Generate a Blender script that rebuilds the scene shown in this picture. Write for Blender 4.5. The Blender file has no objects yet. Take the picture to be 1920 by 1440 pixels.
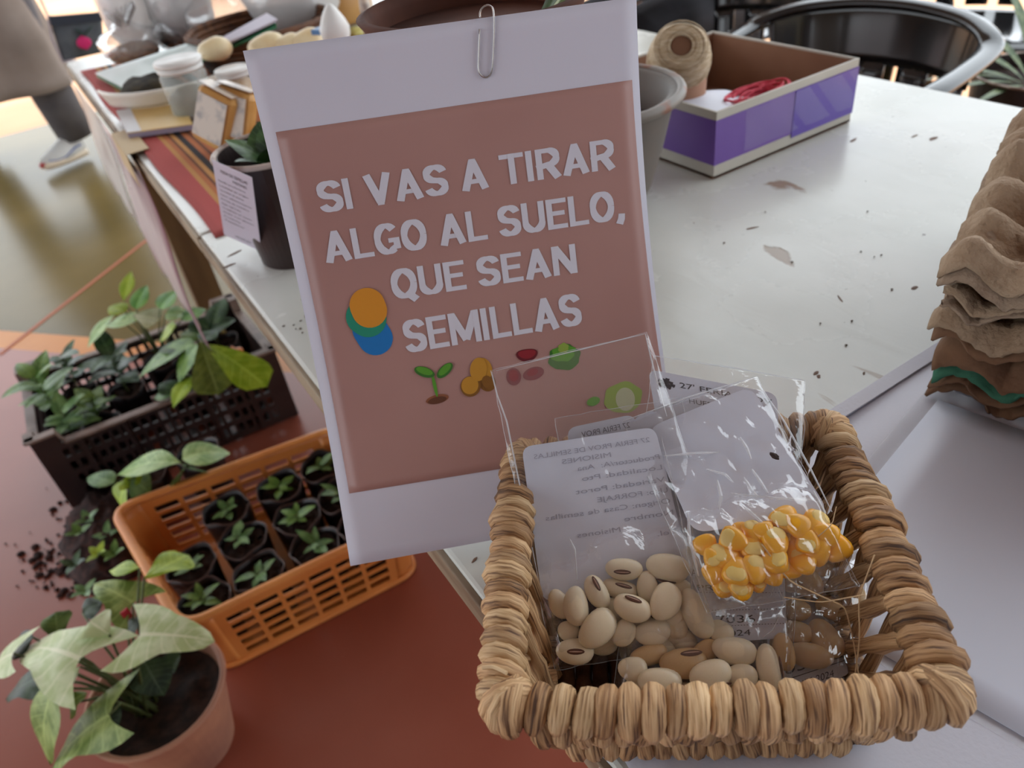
import bpy, math, random
import numpy as np
from mathutils import Vector, Matrix, noise
rnd = random.Random(7)
sc = bpy.context.scene
C = sc.collection
PI = math.pi
# ---------------------------------------------------------------- camera
TABLE = 0.75                       # table top height, floor is z = 0
EYE = Vector((0, 0, 1.12))
ROT = Matrix(((0.83194364, -0.41154087, 0.37216111),
              (-0.54263164, -0.46341535, 0.70056914),
              (-0.11584766, -0.78478043, -0.60885055)))
cam_d = bpy.data.cameras.new('camera')
cam = bpy.data.objects.new('camera', cam_d)
C.objects.link(cam)
cx, cy, cz = ROT.col[0], ROT.col[1], ROT.col[2]
cam.matrix_world = Matrix.Translation(EYE) @ Matrix((
    (cx[0], -cy[0], -cz[0]), (cx[1], -cy[1], -cz[1]), (cx[2], -cy[2], -cz[2]))).to_4x4()
cam_d.sensor_width = 36
cam_d.lens = 36 * 1415 / 1920
cam_d.clip_start = 0.02
cam_d.clip_end = 200
cam_d.dof.use_dof = True
cam_d.dof.focus_distance = 0.40
cam_d.dof.aperture_fstop = 10
sc.camera = cam
# ---------------------------------------------------------------- light
w = bpy.data.worlds.new('world'); sc.world = w; w.use_nodes = True
wn = w.node_tree.nodes; wl = w.node_tree.links
bg = wn['Background']
bg.inputs[0].default_value = (0.87, 0.94, 1.0, 1)
bg.inputs[1].default_value = 2.3
sun_d = bpy.data.lights.new('sun', 'SUN'); sun_d.energy = 2.2; sun_d.angle = math.radians(3)
sun_d.color = (1.0, 0.92, 0.8)
sun = bpy.data.objects.new('sun', sun_d); C.objects.link(sun)
sun.rotation_euler = (math.radians(12), math.radians(-10), 0)
vs = sc.view_settings
vs.view_transform = 'Standard'; vs.look = 'None'; vs.gamma = 1; vs.use_curve_mapping = False
vs.exposure = 0.36
sc.cycles.max_bounces = 8; sc.cycles.transparent_max_bounces = 24
sc.cycles.caustics_reflective = False; sc.cycles.caustics_refractive = False
sc.cycles.sample_clamp_indirect = 8

# ---------------------------------------------------------------- helpers
def ray(px, py):
    return ROT @ Vector(((px - 960) / 1415, (py - 720) / 1415, 1))
def at(px, py, z):                 # a point of the photo on the level z (metres above the floor)
    r = ray(px, py); return EYE + r * ((z - EYE.z) / r.z)
def atx(px, py, x):
    r = ray(px, py); return EYE + r * ((x - EYE.x) / r.x)
def aty(px, py, y):
    r = ray(px, py); return EYE + r * ((y - EYE.y) / r.y)
def onplane(px, py, p, n):
    r = ray(px, py); return EYE + r * ((p - EYE).dot(n) / r.dot(n))

def rgb(r, g, b):                  # sRGB 0..255 to linear
    f = lambda c: (c / 12.92 if c <= .04045 else ((c + .055) / 1.055) ** 2.4)
    return (f(r / 255), f(g / 255), f(b / 255), 1)

def mat(name, col, rough=.55, col2=None, vscale=20, vlo=.4, vhi=.65, bump=0, bscale=60, metal=0, coat=0,
        sss=0, trans=0, alpha=1, spec=.5, stretch=None, sheen=0, detail=4):
    m = bpy.data.materials.new(name); m.use_nodes = True
    N, L = m.node_tree.nodes, m.node_tree.links
    b = N['Principled BSDF']
    b.inputs['Base Color'].default_value = col
    b.inputs['Roughness'].default_value = rough
    b.inputs['Metallic'].default_value = metal
    b.inputs['Coat Weight'].default_value = coat
    b.inputs['Coat Roughness'].default_value = .08
    b.inputs['Specular IOR Level'].default_value = spec
    b.inputs['Transmission Weight'].default_value = trans
    b.inputs['Alpha'].default_value = alpha
    if sss:
        b.inputs['Subsurface Weight'].default_value = sss
        b.inputs['Subsurface Radius'].default_value = (.004, .003, .0015)
        b.inputs['Subsurface Scale'].default_value = .5
    tc = N.new('ShaderNodeTexCoord')
    src = tc.outputs['Object']
    if stretch:
        mp = N.new('ShaderNodeMapping'); mp.inputs['Scale'].default_value = stretch
        L.new(src, mp.inputs['Vector']); src = mp.outputs[0]
    if col2:
        n = N.new('ShaderNodeTexNoise'); n.inputs['Scale'].default_value = vscale
        n.inputs['Detail'].default_value = detail
        L.new(src, n.inputs['Vector'])
        r = N.new('ShaderNodeValToRGB')
        r.color_ramp.elements[0].position = vlo; r.color_ramp.elements[0].color = col
        r.color_ramp.elements[1].position = vhi; r.color_ramp.elements[1].color = col2
        L.new(n.outputs[0], r.inputs[0]); L.new(r.outputs[0], b.inputs['Base Color'])
    if bump:
        n2 = N.new('ShaderNodeTexNoise'); n2.inputs['Scale'].default_value = bscale
        n2.inputs['Detail'].default_value = 5
        L.new(src, n2.inputs['Vector'])
        bp = N.new('ShaderNodeBump'); bp.inputs['Strength'].default_value = bump
        bp.inputs['Distance'].default_value = .002
        L.new(n2.outputs[0], bp.inputs['Height']); L.new(bp.outputs[0], b.inputs['Normal'])
    return m

def link(name, me, m=None, parent=None, kind=None):
    o = bpy.data.objects.new(name, me); C.objects.link(o)
    if m is not None:
        if not me.materials: me.materials.append(m)
    if parent is not None: o.parent = parent
    if kind: o['kind'] = kind
    return o

def origin(o):
    p = Vector((0, 0, 0))
    while o is not None:
        p += o.location; o = o.parent
    return p

class MB:
    """Collects shapes; build() links them as ONE mesh object."""
    def __init__(s): s.v = []; s.f = []
    def add(s, vs_, fs_):
        b = len(s.v); s.v += [tuple(v) for v in vs_]; s.f += [tuple(i + b for i in f) for f in fs_]; return s
    def box(s, c, size, rz=0):
        x, y, z = [q / 2 for q in size]; c = Vector(c)
        R = Matrix.Rotation(rz, 3, 'Z')
        P = [c + R @ Vector((a * x, b * y, d * z)) for d in (-1, 1) for a, b in ((-1, -1), (1, -1), (1, 1), (-1, 1))]
        return s.add(P, [(3, 2, 1, 0), (4, 5, 6, 7), (0, 1, 5, 4), (1, 2, 6, 5), (2, 3, 7, 6), (3, 0, 4, 7)])
    def hexa(s, P):                # eight corners, bottom four then top four
        return s.add(P, [(3, 2, 1, 0), (4, 5, 6, 7), (0, 1, 5, 4), (1, 2, 6, 5), (2, 3, 7, 6), (3, 0, 4, 7)])
    def tube(s, path, r, n=8, closed=False, flat=1.0, up=None, cap=True):
        path = [Vector(p) for p in path]; m = len(path)
        rr = r if hasattr(r, '__len__') else [r] * m
        V = []; prev = None
        for i, p in enumerate(path):
            a = path[(i - 1) % m] if (closed or i > 0) else p
            b = path[(i + 1) % m] if (closed or i < m - 1) else p
            t = (b - a)
            t = t.normalized() if t.length > 1e-9 else Vector((0, 0, 1))
            if up is not None:
                u = Vector(up)
            elif prev is None:
                u = Vector((0, 0, 1)) if abs(t.z) < .9 else Vector((1, 0, 0))
            else: u = prev
            u = (u - t * u.dot(t))
            u = u.normalized() if u.length > 1e-6 else t.orthogonal().normalized()
            prev = u; w_ = t.cross(u)
            for k in range(n):
                a_ = 2 * PI * k / n
                V.append(p + u * (math.cos(a_) * rr[i] * flat) + w_ * (math.sin(a_) * rr[i]))
        F = []
        for i in range(m if closed else m - 1):
            j = (i + 1) % m
            for k in range(n):
                k2 = (k + 1) % n
                F.append((i * n + k, i * n + k2, j * n + k2, j * n + k))
        if cap and not closed:
            F.append(tuple(range(n - 1, -1, -1))); F.append(tuple((m - 1) * n + k for k in range(n)))
        return s.add(V, F)
    def lathe(s, prof, c=(0, 0, 0), n=32, sx=1, sy=1):
        c = Vector(c); V = []; F = []
        for (r, z) in prof:
            for k in range(n):
                a = 2 * PI * k / n
                V.append(c + Vector((math.cos(a) * r * sx, math.sin(a) * r * sy, z)))
        for i in range(len(prof) - 1):
            for k in range(n):
                k2 = (k + 1) % n
                F.append((i * n + k, i * n + k2, (i + 1) * n + k2, (i + 1) * n + k))
        if prof[0][0] > 1e-5: F.append(tuple(range(n - 1, -1, -1)))
        if prof[-1][0] > 1e-5: F.append(tuple((len(prof) - 1) * n + k for k in range(n)))
        return s.add(V, F)
    def grid(s, fn, nu, nv, thick=0):
        V = [fn(i / nu, j / nv) for j in range(nv + 1) for i in range(nu + 1)]
        F = [(j * (nu + 1) + i, j * (nu + 1) + i + 1, (j + 1) * (nu + 1) + i + 1, (j + 1) * (nu + 1) + i)
             for j in range(nv) for i in range(nu)]
        if thick:
            V = [Vector(v) for v in V]; nrm = []
            W = nu + 1
            for j in range(nv + 1):
                for i in range(W):
                    a = V[j * W + min(i + 1, nu)] - V[j * W + max(i - 1, 0)]
                    b = V[min(j + 1, nv) * W + i] - V[max(j - 1, 0) * W + i]
                    q = a.cross(b); nrm.append(q.normalized() if q.length > 1e-12 else Vector((0, 0, 1)))
            B = [v - q * thick for v, q in zip(V, nrm)]; o = len(V)
            F2 = [tuple(reversed([k + o for k in f])) for f in F]
            E = []
            for i in range(nu):
                E.append((i + 1, i, i + o, i + 1 + o)); t = nv * W
                E.append((t + i, t + i + 1, t + i + 1 + o, t + i + o))
            for j in range(nv):
                E.append((j * W, (j + 1) * W, (j + 1) * W + o, j * W + o))
                E.append(((j + 1) * W + nu, j * W + nu, j * W + nu + o, (j + 1) * W + nu + o))
            return s.add(V + B, F + F2 + E)
        return s.add(V, F)
    def ball(s, c, r, nu=14, nv=9, fn=None):
        rx, ry, rz = r if hasattr(r, '__len__') else (r, r, r)
        c = Vector(c); V = []; F = []
        for j in range(nv + 1):
            th = PI * j / nv
            for i in range(nu):
                ph = 2 * PI * i / nu
                d = Vector((math.sin(th) * math.cos(ph), math.sin(th) * math.sin(ph), math.cos(th)))
                p = Vector((d.x * rx, d.y * ry, d.z * rz))
                if fn: p = fn(p, d)
                V.append(c + p)
        for j in range(nv):
            for i in range(nu):
                i2 = (i + 1) % nu
                F.append((j * nu + i, (j + 1) * nu + i, (j + 1) * nu + i2, j * nu + i2))
        return s.add(V, F)
    def poly(s, pts, thick_vec):    # a flat outline given its own thickness
        n = len(pts); t = Vector(thick_vec)
        V = [Vector(p) for p in pts] + [Vector(p) - t for p in pts]
        F = [tuple(range(n)), tuple(range(2 * n - 1, n - 1, -1))]
        for i in range(n):
            j = (i + 1) % n; F.append((i, i + n, j + n, j))
        return s.add(V, F)
    def build(s, name, m, parent=None, kind=None, smooth=False, bevel=0, local=False, sub=0):
        o_ = origin(parent) if (parent is not None and not local) else Vector((0, 0, 0))
        me = bpy.data.meshes.new(name)
        me.from_pydata([(v[0] - o_[0], v[1] - o_[1], v[2] - o_[2]) for v in s.v], [], s.f)
        if smooth:
            me.polygons.foreach_set('use_smooth', [True] * len(me.polygons))
        me.update()
        o = link(name, me, m, parent, kind)
        if bevel:
            bv = o.modifiers.new('bevel', 'BEVEL'); bv.width = bevel; bv.segments = 2; bv.limit_method = 'ANGLE'
        if sub:
            sb = o.modifiers.new('sub', 'SUBSURF'); sb.levels = sub; sb.render_levels = sub
        return o

def tag(o, label, cat, group=None):
    o['label'] = label; o['category'] = cat
    if group: o['group'] = group
    return o
def thing(name, label, cat, loc=(0, 0, 0), group=None):
    o = bpy.data.objects.new(name, None); o.empty_display_size = .05
    C.objects.link(o); o.location = loc
    return tag(o, label, cat, group)
def kids(o): return [c for c in bpy.data.objects if c.parent == o]
def dup(root, tree=None):
    r = root.copy(); C.objects.link(r)
    for ch, subs in (tree if tree is not None else [(c, kids(c)) for c in kids(root)]):
        c = ch.copy(); C.objects.link(c); c.parent = r
        for g in subs:
            d = g.copy(); C.objects.link(d); d.parent = c
    return r
def tree_of(root): return [(c, kids(c)) for c in kids(root)]
def lerp(a, b, t): return a + (b - a) * t
def text_mesh(s, offset=0.0, shear=0.0):
    cu = bpy.data.curves.new('t', 'FONT'); cu.body = s; cu.size = 1; cu.offset = offset; cu.shear = shear
    cu.resolution_u = 3
    o = bpy.data.objects.new('t', cu); C.objects.link(o)
    bpy.context.view_layer.update()
    me = bpy.data.meshes.new_from_object(o)
    V = [v.co.copy() for v in me.vertices]; F = [tuple(p.vertices) for p in me.polygons]
    bpy.data.objects.remove(o); bpy.data.curves.remove(cu); bpy.data.meshes.remove(me)
    return V, F
def text_into(mb, s, fn, x0, x1, y0, y1, offset=0.0, shear=0.0, cap=None):
    """fn(u, v) -> point; the string fills u x0..x1, its capitals stand v y0..y1."""
    V, F = text_mesh(s, offset, shear)
    if not V: return
    xs = [v.x for v in V]; a, b = min(xs), max(xs)
    H = cap if cap else .70
    mb.add([fn(x0 + (v.x - a) / (b - a) * (x1 - x0), y0 + v.y / H * (y1 - y0)) for v in V], F)

def leafmesh(L, W, kind='ovate', bend=.25, fold=.18, nu=8, nv=10, wav=0.0):
    """leaf along +x from 0 to L, width W, upper side +z."""
    V = []; F = []
    for j in range(nv + 1):
        t = j / nv
        if kind == 'ovate': w_ = math.sin(PI * min(1, t ** .75)) ** .8 if 0 < t < 1 else 0
        elif kind == 'obovate': w_ = (t ** .9) * math.sqrt(max(0, 1 - ((t - .62) / .38) ** 2)) * 1.25 if t > .62 else 1.25 * t ** .9
        elif kind == 'lance': w_ = math.sin(PI * t) ** 1.2 if 0 < t < 1 else 0
        else:                     # arrowhead: broad base lobes, pointed tip
            w_ = (1 - t) ** .55 * (.80 + .25 * math.sin(PI * min(1, t * 1.7 + .15)))
        if kind == 'obovate': w_ = min(w_, 1)
        for i in range(nu + 1):
            u = i / nu * 2 - 1
            x = t * L
            if kind == 'arrow': x = t * L - (abs(u) ** 1.4) * L * .34 * (1 - t) ** 2
            y = u * w_ * W / 2
            z = -bend * L * t * t + fold * abs(y) - .28 * y * y / W + wav * W * math.sin(t * 9 + u * 3) * abs(u)
            V.append(Vector((x, y, z)))
    for j in range(nv):
        for i in range(nu):
            a = j * (nu + 1) + i; F.append((a, a + 1, a + nu + 2, a + nu + 1))
    return V, F
def place_leaf(name, m, parent, base, tip, W, kind='ovate', bend=.2, fold=.18, roll=0, wav=0.0, label=None):
    base = Vector(base); tip = Vector(tip); d = tip - base; L = d.length; x = d.normalized()
    up = Vector((0, 0, 1)); y = up.cross(x)
    y = y.normalized() if y.length > .01 else Vector((0, 1, 0))
    z = x.cross(y)
    R = Matrix((x, y, z)).transposed() @ Matrix.Rotation(roll, 3, 'X') @ Matrix.Rotation(-bend * .9, 3, 'Y')
    V, F = leafmesh(L, W, kind, bend, fold, wav=wav)
    mb = MB(); mb.add([base + R @ v for v in V], F)
    o = mb.build(name, m, parent, smooth=True)
    uv = o.data.uv_layers.new(name='UVMap')
    for lp in o.data.loops:
        j, i = divmod(lp.vertex_index, 9); uv.data[lp.index].uv = (i / 8, j / 10)
    if label: o['label'] = label
    return o
def leafmat(name, c1, c2, rough=.4, edge=None):
    """leaf colour: mottled green with a paler midrib and side veins in the leaf's generated space"""
    m = mat(name, c1, rough, c2, vscale=45, vlo=.42, vhi=.6, spec=.4)
    N, L = m.node_tree.nodes, m.node_tree.links; b = N['Principled BSDF']
    uv = N.new('ShaderNodeUVMap'); sx = N.new('ShaderNodeSeparateXYZ'); L.new(uv.outputs[0], sx.inputs[0])
    def mth(op, a, b_=None, c=None):
        n = N.new('ShaderNodeMath'); n.operation = op
        for i, v in enumerate((a, b_, c)):
            if v is None: continue
            if isinstance(v, (int, float)): n.inputs[i].default_value = v
            else: L.new(v, n.inputs[i])
        return n.outputs[0]
    au = mth('ABSOLUTE', mth('SUBTRACT', sx.outputs[0], .5))
    rib = mth('LESS_THAN', au, .028)
    sv = mth('GREATER_THAN', mth('SINE', mth('MULTIPLY', mth('SUBTRACT', sx.outputs[1], mth('MULTIPLY', au, .45)), 44)), .90)
    vein = mth('MAXIMUM', rib, mth('MULTIPLY', sv, .55))
    pale = tuple(min(1, c * 1.5 + .05) for c in c2[:3]) + (1,)
    src = b.inputs['Base Color'].links[0].from_socket
    mx = N.new('ShaderNodeMix'); mx.data_type = 'RGBA'; L.new(mth('MULTIPLY', vein, .6), mx.inputs[0]); L.new(src, mx.inputs[6]); mx.inputs[7].default_value = pale
    L.new(mx.outputs[2], b.inputs['Base Color'])
    bp = N.new('ShaderNodeBump'); bp.inputs['Strength'].default_value = .5; bp.inputs['Distance'].default_value = .0015; bp.invert = True
    L.new(vein, bp.inputs['Height']); L.new(bp.outputs[0], b.inputs['Normal'])
    return m
def filmmat(name, haze, lo=.05, hi=.75, bump=.9, sc_=60):
    m = bpy.data.materials.new(name); m.use_nodes = True; N, L = m.node_tree.nodes, m.node_tree.links
    N.remove(N['Principled BSDF']); out = N['Material Output']
    tr = N.new('ShaderNodeBsdfTransparent'); gl = N.new('ShaderNodeBsdfGlossy'); gl.inputs['Roughness'].default_value = .09
    gl.inputs['Color'].default_value = (1, 1, 1, 1); tr.inputs['Color'].default_value = (1, 1, 1, 1)
    df = N.new('ShaderNodeBsdfDiffuse'); df.inputs['Color'].default_value = (.8, .8, .8, 1)
    lw = N.new('ShaderNodeLayerWeight'); lw.inputs['Blend'].default_value = .35
    mr = N.new('ShaderNodeMapRange'); mr.inputs[3].default_value = lo; mr.inputs[4].default_value = hi; L.new(lw.outputs['Facing'], mr.inputs[0])
    tc = N.new('ShaderNodeTexCoord')
    n = N.new('ShaderNodeTexVoronoi'); n.feature = 'DISTANCE_TO_EDGE'; n.inputs['Scale'].default_value = sc_
    nz = N.new('ShaderNodeTexNoise'); nz.inputs['Scale'].default_value = sc_ * .6; nz.inputs['Distortion'].default_value = 1.4; nz.inputs['Detail'].default_value = 3
    L.new(tc.outputs['Object'], nz.inputs[0]); L.new(nz.outputs[1], n.inputs[0])
    bp = N.new('ShaderNodeBump'); bp.inputs['Strength'].default_value = bump; bp.inputs['Distance'].default_value = .0022
    L.new(nz.outputs[0], bp.inputs['Height'])
    L.new(bp.outputs[0], gl.inputs['Normal']); L.new(bp.outputs[0], lw.inputs['Normal'])
    m1 = N.new('ShaderNodeMixShader'); m1.inputs[0].default_value = haze; L.new(tr.outputs[0], m1.inputs[1])
    tl = N.new('ShaderNodeBsdfTranslucent'); tl.inputs['Color'].default_value = (.85, .85, .85, 1)
    m0 = N.new('ShaderNodeMixShader'); m0.inputs[0].default_value = .5; L.new(df.outputs[0], m0.inputs[1]); L.new(tl.outputs[0], m0.inputs[2]); L.new(m0.outputs[0], m1.inputs[2])
    m2 = N.new('ShaderNodeMixShader'); L.new(mr.outputs[0], m2.inputs[0]); L.new(m1.outputs[0], m2.inputs[1]); L.new(gl.outputs[0], m2.inputs[2])
    L.new(m2.outputs[0], out.inputs[0]); return m

def fibremat(name, c1, c2, c3):
    """wound plant fibre: streaks run along each roll (the mesh's own round/along coordinates)"""
    m = bpy.data.materials.new(name); m.use_nodes = True; N, L = m.node_tree.nodes, m.node_tree.links; b = N['Principled BSDF']
    b.inputs['Roughness'].default_value = .6; b.inputs['Specular IOR Level'].default_value = .35
    uv = N.new('ShaderNodeUVMap'); oi = N.new('ShaderNodeObjectInfo')
    mp = N.new('ShaderNodeMapping'); mp.inputs['Scale'].default_value = (26, 2.2, 1); L.new(uv.outputs[0], mp.inputs[0])
    ad = N.new('ShaderNodeVectorMath'); ad.operation = 'ADD'; L.new(mp.outputs[0], ad.inputs[0])
    ml = N.new('ShaderNodeMath'); ml.operation = 'MULTIPLY'; ml.inputs[1].default_value = 37; L.new(oi.outputs['Random'], ml.inputs[0]); L.new(ml.outputs[0], ad.inputs[1])
    n = N.new('ShaderNodeTexNoise'); n.inputs['Scale'].default_value = 1; n.inputs['Detail'].default_value = 6; n.inputs['Distortion'].default_value = .4; L.new(ad.outputs[0], n.inputs[0])
    r = N.new('ShaderNodeValToRGB'); e = r.color_ramp.elements; e[0].position = .34; e[0].color = c3; e[1].position = .62; e[1].color = c1
    k = e.new(.46); k.color = c2; L.new(n.outputs[0], r.inputs[0])
    hs = N.new('ShaderNodeHueSaturation'); mr = N.new('ShaderNodeMapRange'); mr.inputs[3].default_value = .78; mr.inputs[4].default_value = 1.15
    L.new(oi.outputs['Random'], mr.inputs[0]); L.new(mr.outputs[0], hs.inputs['Value']); L.new(r.outputs[0], hs.inputs['Color']); L.new(hs.outputs[0], b.inputs['Base Color'])
    bp = N.new('ShaderNodeBump'); bp.inputs['Strength'].default_value = .9; bp.inputs['Distance'].default_value = .0008; L.new(n.outputs[0], bp.inputs['Height']); L.new(bp.outputs[0], b.inputs['Normal'])
    return m
def tube_uv(o, n, m_):
    """round/along coordinates for a tube of m_ rings of n vertices"""
    me = o.data; uv = me.uv_layers.new(name='UVMap')
    for p in me.polygons:
        vs_ = [me.loops[l].vertex_index for l in p.loop_indices]; qs = [v % n for v in vs_]; wrap = max(qs) - min(qs) > n / 2
        for l, v in zip(p.loop_indices, vs_):
            q = v % n
            if wrap and q < n / 2: q += n
            uv.data[l].uv = (q / n, (v // n) / m_)
    return o
# ================================================================ setting
def floormat(name, c1, c2, rough, sc1=1.5, bump=.05):
    m = mat(name, c1, rough, c2, vscale=sc1, vlo=.35, vhi=.7, bump=bump, bscale=30, detail=8)
    return m
M_red = floormat('red_floor', rgb(150, 78, 60), rgb(164, 94, 76), .32, 2.2)
M_olive = floormat('olive_floor', rgb(98, 82, 38), rgb(126, 106, 58), .26, 1.3, .02)
M_olive.node_tree.nodes['Principled BSDF'].inputs['Specular IOR Level'].default_value = .22
M_peach = floormat('peach_paving', rgb(214, 160, 118), rgb(232, 184, 142), .7, 1.2)
M_ochre = floormat('ochre_paint', rgb(198, 120, 40), rgb(214, 140, 62), .45, 4)
M_dark = mat('pale_plaster', rgb(150, 152, 158), .9)
A = Vector((-.385, 2.60, 0)); d_ = Vector((.658, -.753, 0)); nn = Vector((-.753, -.658, 0))
def halfplane(mb, p, d, n, w0, w1, l0, l1, z=0, th=.02):
    P = [p + d * l0 + n * w0, p + d * l1 + n * w0, p + d * l1 + n * w1, p + d * l0 + n * w1]
    P = [Vector((q.x, q.y, z)) for q in P]
    a = (P[1] - P[0]).cross(P[3] - P[0])
    if a.z < 0: P.reverse()
    return mb.poly(P, (0, 0, th))
X1 = 2.35; Y1 = 5.0
# red slab near the camera, olive slab beyond the painted stripe, warm paving outside the roof
def clip_half(poly, p, n, sign):
    out = []
    for i in range(len(poly)):
        a, b = poly[i], poly[(i + 1) % len(poly)]
        da, db = (a - p).dot(n) * sign, (b - p).dot(n) * sign
        if da >= 0: out.append(a)
        if da * db < 0: out.append(a + (b - a) * (da / (da - db)))
    return out
rect = [Vector((-6, -3, 0)), Vector((X1, -3, 0)), Vector((X1, Y1, 0)), Vector((-6, Y1, 0))]
near = clip_half(rect, A + nn * .085, nn, 1); far = clip_half(rect, A, nn, -1)
MB().poly(near, (0, 0, .05)).build('floor', M_red, kind='structure')
MB().poly(far, (0, 0, .05)).build('floor_olive', M_olive, kind='structure')
st = clip_half(clip_half(rect, A, nn, 1), A + nn * .085, nn, -1)
MB().poly(st, (0, 0, .05)).build('floor_stripe', M_ochre, kind='structure')
pv = MB()
pv.poly([Vector(p) for p in ((X1, -3, -.001), (14, -3, -.001), (14, 16, -.001), (X1, 16, -.001))], (0, 0, .05))
pv.poly([Vector(p) for p in ((-10, Y1, -.001), (X1, Y1, -.001), (X1, 16, -.001), (-10, 16, -.001))], (0, 0, .05))
pv.build('paving', M_peach, kind='structure')
M_joint = mat('joint', rgb(176, 96, 60), .6)
jt = MB(); jd = Vector((.736, .677, 0)); jp = Vector((-.395, 2.435, 0))
def strip(mb, a, b, wd, z=.0015):
    a = Vector(a); b = Vector(b); q = (b - a).normalized(); s_ = Vector((-q.y, q.x, 0)) * wd / 2
    mb.poly([a - s_ + Vector((0, 0, z)), b - s_ + Vector((0, 0, z)), b + s_ + Vector((0, 0, z)), a + s_ + Vector((0, 0, z))], (0, 0, .002))
strip(jt, jp, jp + jd * 3.4, .014)
strip(jt, jp - d_ * -1.9, jp - d_ * -1.9 + jd * 4.2, .014)
jt.build('floor_joint', M_joint, kind='structure')
M_pj = mat('paving_joint', rgb(170, 120, 86), .8)
pj = MB()
for k in range(9):
    strip(pj, (X1 + .0, -1 + k * .62, 0), (6.5, -1 + k * .62, 0), .012)
for k in range(7): strip(pj, (X1 + .3 + k * .62, -2, 0), (X1 + .3 + k * .62, 8, 0), .012)
pj.build('paving_joint', M_pj, kind='structure')
# roof, and unseen walls added to hold back light behind the camera
MB().box((-1.8, 1.0, 3.25), (8.4, 8.0, .12)).build('ceiling', M_dark, kind='structure')
MB().box((-1.8, -2.6, 1.6), (8.4, .12, 3.3)).build('shade_wall_back', M_dark, kind='structure')  # unseen wall, added to keep the camera side darker
MB().box((-4.2, -1.9, 1.6), (.12, 1.4, 3.3)).build('shade_wall_left', M_dark, kind='structure')  # unseen short wall, added and cut to limit sky light from the left
# column
M_col = mat('column_paint', rgb(196, 192, 180), .45, rgb(176, 170, 156), 6)
pc = at(1278, 78, .0)
q = thing('column', 'round cream column behind the purple box', 'column', (2.12, 2.36, 0))
MB().lathe([(.105, 0), (.105, 3.2)], (2.12, 2.36, 0), 40).build('shaft', M_col, q, smooth=True)
MB().box((2.12 + .09, 2.36 - .07, 1.6), (.012, .02, 3.1), .6).build('seam', M_col, q)

# ================================================================ tables
def tablemat(name, base, base2, worn):
    m = bpy.data.materials.new(name); m.use_nodes = True
    N, L = m.node_tree.nodes, m.node_tree.links; b = N['Principled BSDF']
    tc = N.new('ShaderNodeTexCoord')
    def noise_(s, det, stretch=(1, 1, 1), dist=0):
        mp = N.new('ShaderNodeMapping'); mp.inputs['Scale'].default_value = stretch
        L.new(tc.outputs['Object'], mp.inputs[0])
        n = N.new('ShaderNodeTexNoise'); n.inputs['Scale'].default_value = s; n.inputs['Detail'].default_value = det
        n.inputs['Distortion'].default_value = dist
        L.new(mp.outputs[0], n.inputs['Vector']); return n.outputs[0]
    def ramp(x, a, c): 
        r = N.new('ShaderNodeMapRange'); r.inputs[1].default_value = a; r.inputs[2].default_value = c; r.clamp = True
        L.new(x, r.inputs[0]); return r.outputs[0]
    def mix(f, a, c):
        x = N.new('ShaderNodeMix'); x.data_type = 'RGBA'; L.new(f, x.inputs[0])
        for i, v in ((6, a), (7, c)):
            if isinstance(v, tuple): x.inputs[i].default_value = v
            else: L.new(v, x.inputs[i])
        return x.outputs[2]
    c1 = mix(ramp(noise_(5, 6), .35, .65), base, base2)
    chip = ramp(noise_(16, 7, (1, .45, 1), .3), .70, .73)
    scr = ramp(noise_(26, 8, (1, .16, 1), 1.2), .70, .73)
    sp = ramp(noise_(70, 3), .76, .78)
    c2 = mix(scr, c1, rgb(165, 150, 130)); c3 = mix(chip, c2, worn); c4 = mix(sp, c3, rgb(90, 74, 60))
    L.new(c4, b.inputs['Base Color'])
    rr = N.new('ShaderNodeMapRange'); rr.inputs[1].default_value = .3; rr.inputs[2].default_value = .7
    rr.inputs[3].default_value = .16; rr.inputs[4].default_value = .34
    L.new(noise_(9, 6), rr.inputs[0]); L.new(rr.outputs[0], b.inputs['Roughness'])
    bp = N.new('ShaderNodeBump'); bp.inputs['Strength'].default_value = .35; bp.inputs['Distance'].default_value = .001
    ad = N.new('ShaderNodeMath'); ad.operation = 'SUBTRACT'
    L.new(noise_(40, 8, (1, .3, 1), .8), ad.inputs[0]); L.new(chip, ad.inputs[1])
    L.new(ad.outputs[0], bp.inputs['Height']); L.new(bp.outputs[0], b.inputs['Normal'])
    return m
M_table = tablemat('worn_white_paint', rgb(214, 215, 208), rgb(200, 202, 194), rgb(150, 128, 104))
M_apron = tablemat('worn_cream_paint', rgb(190, 180, 156), rgb(172, 160, 134), rgb(110, 84, 60))
M_edge = mat('worn_wood_edge', rgb(120, 98, 76), .6, rgb(160, 144, 120), 30, .4, .6, bump=.4, bscale=80, stretch=(1, .3, 1))
M_tan = mat('tan_wood', rgb(128, 98, 62), .6, rgb(106, 78, 48), 20, bump=.2, stretch=(1, 1, .15))
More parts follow.
